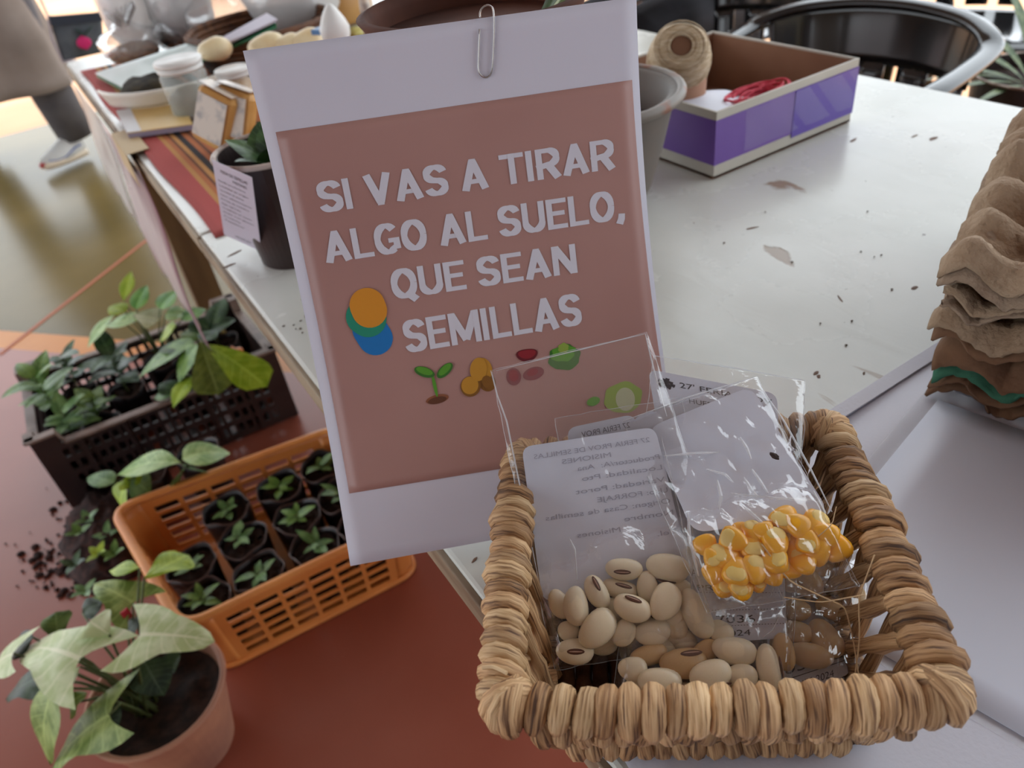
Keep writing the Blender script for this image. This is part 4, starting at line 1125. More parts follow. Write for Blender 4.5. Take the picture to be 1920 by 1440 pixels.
def rounded(pl, tl, tr, br, bl, off, rad=.006, th=.0004):
    P = [pl.pt(*p, off) for p in (tl, tr, br, bl)]; out = []
    for i in range(4):
        a_, b_, c_ = P[i - 1], P[i], P[(i + 1) % 4]; d1 = (a_ - b_).normalized() * rad; d2 = (c_ - b_).normalized() * rad
        for k in range(6):
            t = k / 5; out.append((b_ + d1) * (1 - t) ** 2 + b_ * 2 * t * (1 - t) + (b_ + d2) * t * t)
    return out
def card(parent, pl, tl, tr, br, bl, off, rad=.006, rev=False):
    P = rounded(pl, tl, tr, br, bl, off, rad); mb = MB()
    mb.poly(P if (P[1] - P[0]).cross(P[2] - P[1]).dot(pl.n) > 0 else P[::-1], pl.n * .0004)
    o = mb.build('seed_card', M_cardp, parent)
    q = [pl.pt(*p, off + .0002) for p in (tl, tr, br, bl)]
    return o, (lambda u, v: lerp(lerp(q[3], q[2], u), lerp(q[0], q[1], u), v))
def film(parent, pl, seeds, base=.0022, name='film', m=None, nu=54, nv=66, crink=.0010, back=-.0012, edges=None, u0=0, v0=0):
    S = [(pl.pt(px, py, 0), r) for (px, py, r) in seeds]
    n = pl.n; s_ = rnd.random() * 20
    def fn(u, v):
        p = pl.bil(u, v); h = base
        for c, r in S:
            d = (p - c).length
            if d < r * 2.4: h = max(h, (.0145) * math.cos(d / (r * 2.4) * PI / 2) ** .5 - .0005)
        e_ = min(u, 1 - u, v * 1.0, (1 - v)) ; k = min(1, e_ / .07)
        h = h * (k ** .6)
        h += crink * k * (noise.noise(Vector((u * 9 + s_, v * 9, 0))) + .5 * noise.noise(Vector((u * 25, v * 21 + s_, 3))) + .9 * abs(noise.noise(Vector((u * 5 + v * 7, v * 4 - u * 6, s_)))))
        return p + n * (h + .0002)
    f = MB().grid(fn, nu, nv).build(name, m or M_film, parent, smooth=True)
    MB().grid(lambda u, v: pl.bil(u, v, back), 10, 10).build('back_film', m or M_film, parent, smooth=True)
    ed = MB(); E_ = [pl.bil(u, v, .0006) for u, v in ([(k / 24, 0) for k in range(24)] + [(1, k / 24) for k in range(24)] + [(1 - k / 24, 1) for k in range(24)] + [(0, 1 - k / 24) for k in range(24)])]
    E_ = [p + Vector((noise.noise(p * 90 + Vector((s_, 0, 0))), noise.noise(p * 90 + Vector((0, s_, 0))), 0)) * .0012 for p in E_]
    ed.tube(E_, .00016, 5, closed=True); ed.build('sealed_edge', M_seam, parent)
    return f
def folds(parent, pl, lines, r=.00035):
    for ln in lines:
        P = [pl.pt(x, y, o_) for x, y, o_ in ln]; Q = []
        for i in range(len(P) - 1):
            for j in range(4): Q.append(P[i].lerp(P[i + 1], j / 4))
        Q.append(P[-1]); mb = MB(); mb.tube(Q, [r * (.3 + .8 * math.sin(PI * (i + .6) / (len(Q) + .2))) for i in range(len(Q))], 5, flat=.5)
        mb.build('film_fold', M_seam, parent)
# --- rear bag lying deepest on the left, only its card corners show
p6 = Plane((1040, 785, .842), (1280, 745, .846), (1300, 1040, .793), (1080, 1080, .790))
t6 = thing('seed_bag', 'hardly visible seed bag behind the front left bean bag', 'seed bag', p6.P[3])
c6, f6 = card(t6, p6, (1062, 803), (1190, 776), (1240, 1010), (1100, 1040), .0004)
mb = MB(); text_into(mb, '27 FERIA PROV', lambda u, v: f6(1 - u, v), .1, .8, .90, .945); mb.build('card_text', mat('mid_ink', rgb(110, 110, 124), .5), c6)
c6b, _ = card(t6, p6, (1180, 786), (1238, 764), (1290, 1000), (1230, 1010), .0010, .008)
film(t6, p6, [], base=.0012, m=M_film, nu=20, nv=20)
# --- rear bag with the printed card head, beans low at the front
p3 = Plane((1225, 667, .856), (1510, 715, .842), (1480, 1335, .7655), (1145, 1335, .7655))
t3 = thing('seed_bag', 'tall clear seed bag with printed card reaching to the basket front', 'seed bag', p3.P[3])
c3, f3 = card(t3, p3, (1215, 692), (1457, 738), (1476, 1196), (1300, 1208), .0006)
mb = MB()
text_into(mb, "27' FERIA PROV", f3, .24, .96, .945, .968)
text_into(mb, 'HUERTAS', f3, .30, .62, .885, .905)
for k in range(14):
    a_ = k * 2.399; rr = .018 * math.sqrt(k / 14) * 3
    c_ = (.13 + rr * math.cos(a_) * 1.1, .952 + rr * .38 * math.sin(a_)); n_ = 9
    mb.add([f3(c_[0] + math.cos(q * 2 * PI / n_) * (.016 + .008 * (q % 2)), c_[1] + math.sin(q * 2 * PI / n_) * (.006 + .003 * (q % 2))) for q in range(n_)], [tuple(range(n_))])
text_into(mb, 'EA', f3, .06, .15, .222, .245); text_into(mb, 'PRIT', f3, .13, .44, .172, .192); text_into(mb, 'UL', f3, .0, .06, .262, .282)
text_into(mb, '7036', f3, .28, .68, .062, .088); text_into(mb, '2024', f3, .32, .62, .018, .038)
for vv in (.165, .105, .052):
    for k in range(30): 
        u_ = .06 + k * .031; mb.add([f3(u_, vv), f3(u_ + .015, vv), f3(u_ + .015, vv + .002), f3(u_, vv + .002)], [(0, 1, 2, 3)])
mb.build('card_text', M_inkc, c3)
G3 = 'cream beans of the tall bag at the basket front'
bl3 = [(1216, 1227, 33, 18, -15, None, .004, M_beant), (1200, 1290, 25, 22, 20, None, .004, None), (1295, 1302, 35, 20, 10, None, .005, None), (1370, 1302, 27, 25, 80, None, .005, None), (1422, 1308, 30, 22, 0, None, .005, None),
       (1322, 1220, 24, 18, -30, None, .006, M_beant), (1352, 1184, 22, 20, 30, None, .005, None), (1470, 1222, 30, 19, 80, None, .004, M_beant), (1250, 1318, 30, 20, 0, None, .003, None), (1186, 1253, 25, 21, 0, None, .008, None),
       (1281, 1242, 40, 26, -5, (60, .35), .008, M_beant), (1237, 1277, 37, 24, 0, (215, .25), .011, None), (1377, 1219, 37, 24, 10, (200, 0), .010, None), (1332, 1265, 36, 26, -18, (150, .3), .013, None), (1392, 1267, 25, 21, 0, None, .012, None),
       (1442, 1252, 38, 20, 80, (20, 0), .011, None)]
for (x, y, rx, ry, an, hi_, of, mm) in bl3:
    if hi_: lab = 'cream bean with brown eye in the tall bag at the basket front'
    elif mm: lab = 'tan bean in the tall bag at the basket front'
    else: lab = 'plain cream bean in the tall bag at the basket front'
    bean(p3, x, y, rx, ry, an, hi_, of, lab, lab.replace('bean ', 'beans ', 1), mm)
film(t3, p3, [(x, y, .009) for (x, y, *_r) in bl3], base=.0020)
folds(t3, p3, [[(1225, 667, .001), (1380, 690, .001), (1508, 714, .001)], [(1445, 1120, .004), (1455, 1090, .006), (1470, 1130, .004), (1450, 1180, .006), (1425, 1200, .008)], [(1468, 1085, .003), (1476, 1200, .003), (1470, 1290, .003)]])
# --- right bag lying flat
p5 = Plane((1470, 1000, .7725), (1640, 1030, .7745), (1612, 1300, .765), (1436, 1330, .765))
t5 = thing('seed_bag', 'flat seed bag with handwritten card in the right basket corner', 'seed bag', p5.P[3])
c5, f5 = card(t5, p5, (1430, 1090), (1580, 1075), (1597, 1262), (1448, 1318), .0006, .005)
mb = MB(); text_into(mb, 'Suelo', f5, .1, .55, .40, .48); text_into(mb, '105352', f5, .08, .92, .17, .27); text_into(mb, 'MISIONES 2024', f5, .03, .78, .03, .09); 
mb.add([f5(.05, .13), f5(.95, .13), f5(.95, .137), f5(.05, .137)], [(0, 1, 2, 3)])
mb.build('card_text', mat('dark_blue_ink', rgb(30, 32, 70), .5), c5)
l5 = 'dim pale bean under hazy film in the right basket corner'
bl5 = [(1468, 1213, 24, 20, 60), (1495, 1184, 28, 20, 15), (1493, 1143, 24, 20, 0), (1478, 1085, 26, 20, 70), (1517, 1094, 28, 25, 80), (1549, 1196, 35, 25, 55), (1518, 1228, 37, 22, 8), (1598, 1112, 30, 22, 60), (1540, 1060, 26, 20, 0), (1560, 1140, 26, 20, 20)]
for (x, y, rx, ry, an) in bl5: bean(p5, x, y, rx, ry, an, None, .006, l5, 'dim pale beans in the right basket corner', M_beant)
film(t5, p5, [(x, y, .009) for (x, y, *_r) in bl5], base=.002, m=M_filmh)
# --- corn bag
p2 = Plane((1168, 792, .838), (1420, 706, .852), (1612, 1100, .804), (1325, 1150, .802))
t2 = thing('seed_bag', 'crinkled clear bag of yellow corn kernels with blank white card', 'seed bag', p2.P[3])
c2, f2 = card(t2, p2, (1214, 802), (1408, 724), (1556, 962), (1300, 1000), .0006, .008)
M_spk = mat('dark_speck', rgb(50, 32, 26), .8)
s_ = MB(); s_.ball(p2.pt(1452, 855, .0055), (.0016, .0032, .0012), 8, 6, lambda p, d: p * (1 + .3 * noise.noise(d * 4)))
tag(s_.build('plant_crumb', M_spk), 'dark brown crumb on the blank card of the corn bag', 'crumb')
def kernel_meshes():
    mb = MB()
    def fn(p, d):
        q = Vector((p.x, p.y, p.z)); w_ = 1.0 + .28 * d.x; q.y *= w_
        q.x = max(-1, min(.86, q.x)); 
        e = max(abs(d.x), abs(d.y), abs(d.z)); q = q * (1 + .12 * (1 - e))
        return q
    mb.ball((0, 0, 0), (1, .82, .5), 18, 12, fn)
    me = bpy.data.meshes.new('corn_kernel'); me.from_pydata(mb.v, [], mb.f); me.polygons.foreach_set('use_smooth', [True] * len(me.polygons)); me.materials.append(M_corn)
    db = MB(); db.ball((.26, 0, .36), (.58, .60, .20), 16, 8, lambda p, d: Vector((p.x, p.y * (1 + .2 * d.x), p.z - .05 * (1 - d.x * d.x - d.y * d.y))))
    dm = bpy.data.meshes.new('kernel_dent'); dm.from_pydata(db.v, [], db.f); dm.polygons.foreach_set('use_smooth', [True] * len(dm.polygons)); dm.materials.append(M_dent)
    return me, dm
k_me, d_me = kernel_meshes()
kern = [(1321, 1022, 20, 0, 0), (1357, 1042, 25, 170, 1), (1375, 1012, 22, 200, 1), (1395, 998, 20, 30, 0), (1412, 998, 20, 250, 1), (1430, 996, 18, 0, 0), (1383, 1040, 20, 90, 0), (1412, 1024, 24, 80, 1), (1454, 1016, 24, 260, 1), (1458, 986, 18, 40, 0),
        (1470, 972, 24, 120, 1), (1494, 984, 22, 30, 0), (1484, 1008, 20, 200, 1), (1529, 984, 24, 300, 1), (1515, 1016, 20, 100, 1), (1498, 1034, 25, 75, 1), (1533, 1034, 22, 120, 0), (1549, 1002, 20, 20, 0), (1567, 1024, 24, 60, 0), (1341, 1073, 20, 150, 0),
        (1381, 1071, 24, 100, 1), (1355, 1097, 21, 60, 1), (1391, 1101, 21, 130, 1), (1416, 1068, 23, 270, 1), (1418, 1095, 15, 30, 1), (1446, 1079, 18, 0, 0), (1450, 1053, 23, 10, 1), (1480, 1067, 19, 200, 1), (1505, 1056, 20, 20, 0), (1335, 1046, 16, 60, 1)]
for i, (x, y, r, an, dent) in enumerate(kern):
    p, ax_, ay_, az_ = frame_on(p2, x, y, an, .004 + .0026 * (i % 3))
    s_ = r * (p - EYE).length / 1415 * 1.2
    o = bpy.data.objects.new('corn_kernel', k_me); C.objects.link(o)
    R = Matrix((ax_, ay_, az_)).transposed() @ Matrix.Rotation(rnd.uniform(-.35, .35) + (PI if not dent else 0), 3, 'X') @ Matrix.Rotation(rnd.uniform(-.3, .3), 3, 'Y')
    o.matrix_world = Matrix.Translation(p) @ R.to_4x4() @ Matrix.Diagonal((s_, s_, s_, 1))
    tag(o, 'yellow corn kernel with pale dent in the clear corn bag' if dent else 'plain yellow corn kernel in the clear corn bag', 'corn kernel', 'dented corn kernels in the bag' if dent else 'plain corn kernels in the bag')
    if dent:
        d = bpy.data.objects.new('kernel_dent', d_me); C.objects.link(d); d.parent = o
film(t2, p2, [(x, y, .0075) for (x, y, *_r) in kern], base=.0024, crink=.0022)
folds(t2, p2, [[(1168, 790, .001), (1290, 745, .001), (1414, 708, .001)], [(1414, 708, .001), (1470, 790, .002), (1520, 880, .002), (1560, 960, .002)]], .0006)
folds(t2, p2, [[(1345, 900, .005), (1352, 930, .006), (1348, 955, .005)], [(1325, 880, .004), (1360, 890, .005), (1375, 905, .004)], [(1395, 895, .005), (1410, 920, .007), (1420, 930, .006)],
               [(1410, 880, .004), (1440, 925, .006)], [(1388, 820, .004), (1400, 840, .005), (1408, 860, .004)], [(1370, 925, .004), (1460, 935, .006), (1540, 938, .004)], [(1390, 945, .005), (1440, 990, .012)],
               [(1244, 855, .003), (1300, 850, .004), (1350, 848, .003)], [(1290, 960, .003), (1293, 1010, .005), (1310, 1080, .004)], [(1525, 920, .004), (1545, 960, .005), (1540, 1020, .008)]], .0009)
# --- front left bean bag
p1 = Plane((920, 695, .866), (1214, 624, .874), (1404, 1200, .777), (1040, 1256, .771))
t1 = thing('seed_bag', 'front left clear bag of cream beans with turned white card', 'seed bag', p1.P[3])
c1, f1_ = card(t1, p1, (978, 838), (1228, 800), (1300, 1090), (1017, 1128), .0006)
mb = MB(); mf = lambda u, v: f1_(1 - u, v)
for s_, a_, b_, v_ in (('27 FERIA PROV DE SEMILLAS', .06, .92, .905), ('MISIONES', .36, .72, .845), ('Productor/A:  Ana', .02, .62, .785), ('Localidad: Pto', .02, .6, .715), ('Variedad: Porot', .02, .66, .635), ('Uso: FORRAJE', .02, .52, .565), ('Origen: Casa de semillas', .02, .9, .495),
                       ('Nombre', .02, .36, .42), ('Misiones', .40, .7, .36), ('Tel.', .02, .16, .30)):
    text_into(mb, s_, mf, a_, b_, v_, v_ + .032)
mb.build('card_text', M_faint, c1)
bl1 = [(1164, 1104, 33, 18, 15, (70, .1), .004), (1272, 1106, 28, 24, 30, None, .004), (1050, 1132, 27, 19, 60, None, .004), (1150, 1142, 26, 22, 0, None, .003), (1276, 1196, 30, 20, 30, None, .004), (1130, 1208, 26, 18, 0, None, .004), (1240, 1210, 30, 16, 0, None, .003), (1200, 1168, 26, 20, 20, None, .003),
       (1066, 1182, 19, 18, 0, None, .006), (1216, 1102, 29, 20, 80, None, .007), (1266, 1162, 35, 22, 75, None, .006), (1170, 1066, 33, 20, 3, (110, -.1), .007), (1252, 1063, 38, 26, 10, (165, 0), .007),
       (1120, 1110, 31, 20, 62, (75, -.42), .009), (1081, 1136, 34, 23, 85, None, .010), (1078, 1220, 33, 23, 0, (92, .05), .009), (1223, 1184, 32, 23, -15, None, .009), (1307, 1150, 44, 24, 65, None, .009),
       (1169, 1186, 25, 20, -60, (20, -.55), .010), (1119, 1178, 39, 28, -50, None, .012), (1186, 1139, 34, 24, 20, (55, -.1), .013), (1246, 1128, 34, 27, -65, None, .013)]
for (x, y, rx, ry, an, hi_, of) in bl1:
    lab = 'cream bean with brown eye in the front left bean bag' if hi_ else 'plain cream bean in the front left bean bag'
    bean(p1, x, y, rx, ry, an, hi_, of, lab, lab.replace('bean ', 'beans ', 1))
film(t1, p1, [(x, y, .009) for (x, y, *_r) in bl1], base=.0022, crink=.0016)
folds(t1, p1, [[(922, 697, .001), (932, 740, .002), (950, 790, .002), (985, 960, .002), (1012, 1100, .002)], [(1068, 1010, .003), (1078, 1030, .004), (1082, 1090, .004)], [(1240, 820, .002), (1275, 960, .003), (1296, 1090, .006), (1298, 1130, .010)],
               [(1298, 960, .003), (1300, 1060, .006), (1325, 1130, .012), (1345, 1190, .006)], [(930, 695, .001), (1070, 660, .001), (1210, 626, .001)], [(1210, 626, .001), (1225, 690, .001), (1250, 780, .001)]], .00045)

# one label each: count them from the top of the picture down
ORD = ('topmost', 'second from the top', 'third from the top', 'fourth from the top', 'fifth from the top', 'sixth from the top', 'seventh from the top', 'eighth from the top', 'ninth from the top', 'tenth from the top',
       'eleventh from the top', 'twelfth from the top', 'thirteenth from the top', 'fourteenth from the top', 'fifteenth from the top', 'sixteenth from the top', 'seventeenth from the top', 'eighteenth from the top', 'nineteenth from the top', 'twentieth from the top')
SHORT = {'bean_seed': ('cream bean with brown eye in the tall bag at the basket front', 'brown-eyed bean at the basket front'), 'x1': ('tan bean in the tall bag at the basket front', 'tan bean at the basket front'),
         'x2': ('plain cream bean in the tall bag at the basket front', 'plain cream bean at the basket front'), 'x3': ('dim pale bean under hazy film in the right basket corner', 'dim pale bean in the right basket corner'),
         'x4': ('cream bean with brown eye in the front left bean bag', 'brown-eyed bean in the front left bag'), 'x5': ('plain cream bean in the front left bean bag', 'plain cream bean in the front left bag'),
         'x6': ('yellow corn kernel with pale dent in the clear corn bag', 'pale-dented corn kernel in the corn bag'), 'x7': ('plain yellow corn kernel in the clear corn bag', 'plain yellow corn kernel in the corn bag')}
for full, short in SHORT.values():
    L_ = [o for o in bpy.data.objects if o.get('label') == full]
    L_.sort(key=lambda o: project(o.matrix_world.translation)[1])
    for k, o in enumerate(L_): o['label'] = short + ', ' + ORD[min(k, len(ORD) - 1)]
# ================================================================ crates on the floor
M_blk = mat('black_crate_plastic', rgb(46, 34, 34), .42, rgb(60, 46, 44), 8)
M_org = mat('orange_crate_plastic', rgb(236, 156, 82), .4, rgb(222, 138, 70), 7, bump=.1, bscale=40)
M_grime = mat('crate_lip', rgb(150, 128, 116), .5, rgb(110, 90, 80), 20)
def seg(mb, p0, p1, s0, s1, z0, z1, th, inn):
    a_, b_ = p0.lerp(p1, s0), p0.lerp(p1, s1); o_ = inn * th
    mb.hexa([Vector((q.x, q.y, z0)) for q in (a_, b_, b_ + o_, a_ + o_)] + [Vector((q.x, q.y, z1)) for q in (a_, b_, b_ + o_, a_ + o_)])
def slotted(mb, p0, p1, z0, z1, cols, rows, mx, mz0, mz1, barx, barz, th, inn):
    """a plate pierced by cols x rows slots; margins as fractions of the length, metres in z"""
    seg(mb, p0, p1, 0, mx, z0, z1, th, inn); seg(mb, p0, p1, 1 - mx, 1, z0, z1, th, inn)
    seg(mb, p0, p1, mx, 1 - mx, z0, z0 + mz0, th, inn); seg(mb, p0, p1, mx, 1 - mx, z1 - mz1, z1, th, inn)
    H = z1 - z0 - mz0 - mz1; rh = (H - barz * (rows - 1)) / rows
    for r in range(rows - 1):
        zz = z0 + mz0 + rh * (r + 1) + barz * r; seg(mb, p0, p1, mx, 1 - mx, zz, zz + barz, th, inn)
    W_ = 1 - 2 * mx; cw = (W_ - barx * (cols - 1)) / cols
    for c in range(cols - 1):
        s0 = mx + cw * (c + 1) + barx * c
        for r in range(rows):
            zz = z0 + mz0 + (rh + barz) * r; seg(mb, p0, p1, s0, s0 + barx, zz, zz + rh, th * .98, inn)
# black crate
kc = [Vector(p) for p in ((-.300, 1.565, 0), (.222, 1.535, 0), (.212, 1.86, 0), (-.292, 1.90, 0))]
kcen = sum(kc, Vector()) / 4
kr = thing('black_crate', 'black slotted plastic crate full of leafy seedlings', 'crate', (kcen.x, kcen.y, 0))
KH = .20
for i in range(4):
    a_, b_ = kc[i], kc[(i + 1) % 4]; inn = (kcen - (a_ + b_) / 2).normalized(); lng = i % 2 == 0
    mb = MB(); slotted(mb, a_, b_, .004, KH - .03, 22 if lng else 13, 4, .085 if lng else .12, .018, .016, .014 if lng else .022, .014, .007, inn)
    mb.build('crate_wall', M_blk, kr)
    for s0, s1 in ((0, .10), (.90, 1)):
        mb = MB(); seg(mb, a_, b_, s0, s1, KH - .03, KH, .010, inn); mb.build('corner_post', M_blk, kr, bevel=.001)
    mb = MB(); out_ = -inn
    a2, b2 = a_ + out_ * .008, b_ + out_ * .008
    seg(mb, a2, b2, .115, .885, KH - .032, KH - .026, .020, inn)
    for s0, s1 in ((-.01, .10), (.90, 1.01)): seg(mb, a2, b2, s0, s1, KH - .003, KH + .003, .020, inn)
    for s0, z0_, s1, z1_ in ((.10, KH, .115, KH - .028), (.90, KH, .885, KH - .028)):
        p, q = a2.lerp(b2, s0), a2.lerp(b2, s1)
        mb.hexa([Vector((p.x, p.y, z0_ - .004)), Vector((q.x, q.y, z1_ - .004)), Vector((q.x, q.y, z1_ - .004)) + inn * .02, Vector((p.x, p.y, z0_ - .004)) + inn * .02,
                 Vector((p.x, p.y, z0_ + .003)), Vector((q.x, q.y, z1_ + .003)), Vector((q.x, q.y, z1_ + .003)) + inn * .02, Vector((p.x, p.y, z0_ + .003)) + inn * .02])
    mb.build('crate_lip', M_grime, kr)
    mb = MB()
    for k in range(1, 6): 
        p = a_.lerp(b_, k / 6) - inn * .004; mb.box((p.x, p.y, .09), (.006, .006, .165), math.atan2((b_ - a_).y, (b_ - a_).x))
    mb.build('wall_ribs', M_blk, kr, kind='stuff')
mb = MB()
for k in range(15):
    s0 = (k + .1) / 15; a_, b_ = kc[0].lerp(kc[1], s0), kc[3].lerp(kc[2], s0); seg(mb, a_, b_, .01, .99, .004, .009, .018, (kc[1] - kc[0]).normalized())
mb.build('crate_floor', M_blk, kr, kind='stuff')
# orange crate, rounded corners
oc = [Vector(p) for p in ((-.150, .940, 0), (.250, .915, 0), (.244, 1.235, 0), (-.195, 1.300, 0))]
ocen = sum(oc, Vector()) / 4
orr = thing('orange_crate', 'orange slotted plastic crate of potted seedlings', 'crate', (ocen.x, ocen.y, 0))
OH = .152; RAD = .045
def off_(p, z): return ocen + (p - ocen) * (1 - .05 * (1 - z / OH)) + Vector((0, 0, z))
lipP = []
for i in range(4):
    a_, b_, c_ = oc[i], oc[(i + 1) % 4], oc[(i + 2) % 4]
    e1 = (b_ - a_).normalized(); e2 = (c_ - b_).normalized()
    p0 = a_ + e1 * RAD; p1 = b_ - e1 * RAD; inn = (ocen - (a_ + b_) / 2).normalized(); inn = (inn - e1 * inn.dot(e1)).normalized()
    mb = MB(); slotted(mb, p0, p1, .004, OH - .008, 6 if i % 2 == 0 else 4, 5, .05, .014, .018, .026 if i % 2 == 0 else .04, .0085, .004, inn)
    mb.v = [tuple(ocen + (Vector((v[0], v[1], 0)) - ocen) * (1 - .05 * (1 - v[2] / OH)) + Vector((0, 0, v[2]))) for v in mb.v]
    mb.build('crate_wall', M_org, orr)
    arc = [(b_ - e1 * RAD) * (1 - t) ** 2 + b_ * 2 * t * (1 - t) + (b_ + e2 * RAD) * t * t for t in [k / 8 for k in range(9)]]
    mb = MB(); mb.grid(lambda u, v: off_(arc[int(round(u * 8))], .004 + v * (OH - .012)), 8, 6, .004); mb.build('crate_corner', M_org, orr, smooth=True)
    lipP += arc + [ (b_ + e2 * RAD).lerp(c_ - e2 * RAD, t) for t in (.25, .5, .75)]
mb = MB(); mb.tube([off_(p, OH) for p in lipP], .009, 8, closed=True, flat=.62, up=(0, 0, 1)); mb.build('crate_lip', M_org, orr, smooth=True)
mb = MB(); mb.tube([off_(p, .006) for p in lipP], .006, 8, closed=True); mb.build('base_rim', M_org, orr, smooth=True)
MB().poly([off_(p, .006) for p in lipP][::-1], (0, 0, .003)).build('crate_floor', M_org, orr)
mb = MB(); p = oc[1] - Vector((.02, .0, 0)); mb.box((p.x + .042, p.y + .055, OH - .022), (.05, .06, .018)); mb.build('grip_tab', M_org, orr, bevel=.003)

# ---- seedlings
M_bagp = mat('black_nursery_bag', rgb(26, 20, 22), .35, rgb(40, 32, 34), 20)
M_bagr = mat('bag_edge', rgb(96, 70, 62), .4)
M_leafb = leafmat('blue_green_leaf', rgb(76, 114, 58), rgb(116, 150, 88))
M_leafg = leafmat('fresh_leaf', rgb(74, 130, 44), rgb(112, 160, 62))
M_leafp = leafmat('pale_green_leaf', rgb(130, 166, 88), rgb(170, 196, 122))
M_stem = mat('green_stem', rgb(84, 96, 52), .6)
def seedling(parent, base, n, size, m, kind, hgt, seed, spread=1.0):
    r_ = random.Random(seed); base = Vector(base)
    top = base + Vector((r_.uniform(-.01, .01), r_.uniform(-.01, .01), hgt))
    MB().tube([base, base.lerp(top, .5) + Vector((r_.uniform(-.004, .004), 0, 0)), top], [.0026, .002, .0014], 6).build('stem', M_stem, parent, smooth=True)
    for k in range(n):
        a_ = k * 2.399 + seed; f_ = .45 + .55 * k / n; p = base.lerp(top, f_); L_ = size * r_.uniform(.7, 1.15)
        tip = p + Vector((math.cos(a_) * L_ * spread, math.sin(a_) * L_ * spread, L_ * r_.uniform(.0, .55)))
        place_leaf('leaf', m, parent, p, tip, L_ * r_.uniform(.42, .55), kind, bend=r_.uniform(.15, .45))
def nursery(label, c, r, h, soilz, group=None, name='seedling_pot'):
    c = Vector(c); t = thing(name, label, 'seedling', c, group); s_ = rnd.random() * 9
    def fn(u, v):
        a_ = u * 2 * PI; rr = r * (.86 + .14 * v) * (1 + .05 * math.sin(a_ * 3 + s_) + .03 * math.sin(a_ * 7 + s_ * 2))
        return c + Vector((math.cos(a_) * rr, math.sin(a_) * rr, h * v + .004 * math.sin(a_ * 4 + s_) * v))
    MB().grid(fn, 32, 8, .0015).build('nursery_bag', M_bagp, t, smooth=True)
    e_ = MB(); e_.tube([fn(k / 32, 1) for k in range(32)], .0014, 6, closed=True); e_.build('bag_edge', M_bagr, t)
    MB().grid(lambda u, v: c + Vector((math.cos(u * 2 * PI) * v * r * .95, math.sin(u * 2 * PI) * v * r * .95, soilz + .010 * noise.noise(Vector((u * 18, v * 9, s_))))), 24, 7).build('soil', M_soil, t, smooth=True)
    return t
row = ('near', 'middle', 'far'); i = 0
for j, y in enumerate((.995, 1.09, 1.185)):
    for k, x in enumerate((-.105, -.010, .085, .180)):
        if j == 2 and k == 0: continue
        c = Vector((x + rnd.uniform(-.006, .006), y + (.10 - x) * .06 + rnd.uniform(-.005, .005), .011))
        col = ('left end', 'left middle', 'right middle', 'right end')[k]
        t = nursery(f'black bag seedling at the {col} of the {row[j]} row in the orange crate', c, .044, .105 + .006 * (j == 2), .09, 'potted seedlings in the orange crate')
        seedling(t, c + Vector((0, 0, .088)), 6, .034, M_leafb if (i % 3) else M_leafm, 'lance' if i % 2 else 'ovate', .024, i + 3); i += 1
# seedlings inside the black crate
spots = [(-.235, 1.63, 'pale leaved seedling in the near left corner of the black crate', M_leafb, 9, .06, .10), (-.245, 1.73, 'bushy green seedling at the left side of the black crate', M_leafm, 12, .07, .15),
         (-.175, 1.66, 'small mid green seedling near the front lip of the black crate', M_leafm, 10, .05, .09), (-.20, 1.82, 'seedling in the far left corner of the black crate', M_leafd, 10, .06, .13),
         (-.10, 1.76, 'dark seedling left of the black crate centre', M_leafd, 9, .07, .12)]
for i, (x, y, lab, m, n, sz, hg) in enumerate(spots):
    t = nursery(lab, (x, y, .011), .042, .11, .095, 'seedlings in the black crate')
    seedling(t, (x, y, .10), n + 2, sz * 1.2, m, 'ovate', hg, 20 + i, .8)
def stemmed(label, c, leaves, m_def, kind='ovate', group=None, potr=.045, poth=.11, catname='seedling_pot', z_off=.011):
    t = nursery(label, (c[0], c[1], z_off), potr, poth, poth - .015, group, catname); b_ = Vector((c[0], c[1], z_off + poth - .02))
    for (bx, by, bz, tx, ty, tz, W_, m, kd, bend) in leaves:
        p, q = at(bx, by, bz), at(tx, ty, tz)
        MB().tube([b_, b_.lerp(p, .5) + Vector((0, 0, .02)), p], [.0022, .0018, .0014], 6).build('leaf_stalk', M_stem, t, smooth=True)
        place_leaf('leaf', m or m_def, t, p, q, W_ * 1.3, kd or kind, bend=bend)
    return t
G = 'seedlings in the black crate'
stemmed('plant with long drooping olive leaves at the right of the black crate', (.02, 1.70), [
    (365, 640, .27, 262, 705, .22, .055, M_leafm, 'ovate', .3), (370, 645, .28, 335, 715, .22, .05, M_leafm, 'ovate', .3), (375, 640, .29, 410, 738, .22, .075, leafmat('olive_leaf', rgb(84, 100, 30), rgb(108, 122, 42)), 'obovate', .15),
    (385, 645, .28, 498, 722, .22, .075, M_leafy, 'obovate', .2), (350, 650, .26, 300, 655, .25, .045, M_leafd, 'ovate', .3), (360, 705, .22, 325, 762, .20, .035, M_leafy, 'lance', .3), (380, 640, .28, 405, 620, .28, .04, M_leafd, 'ovate', .3)], M_leafm, group=G)
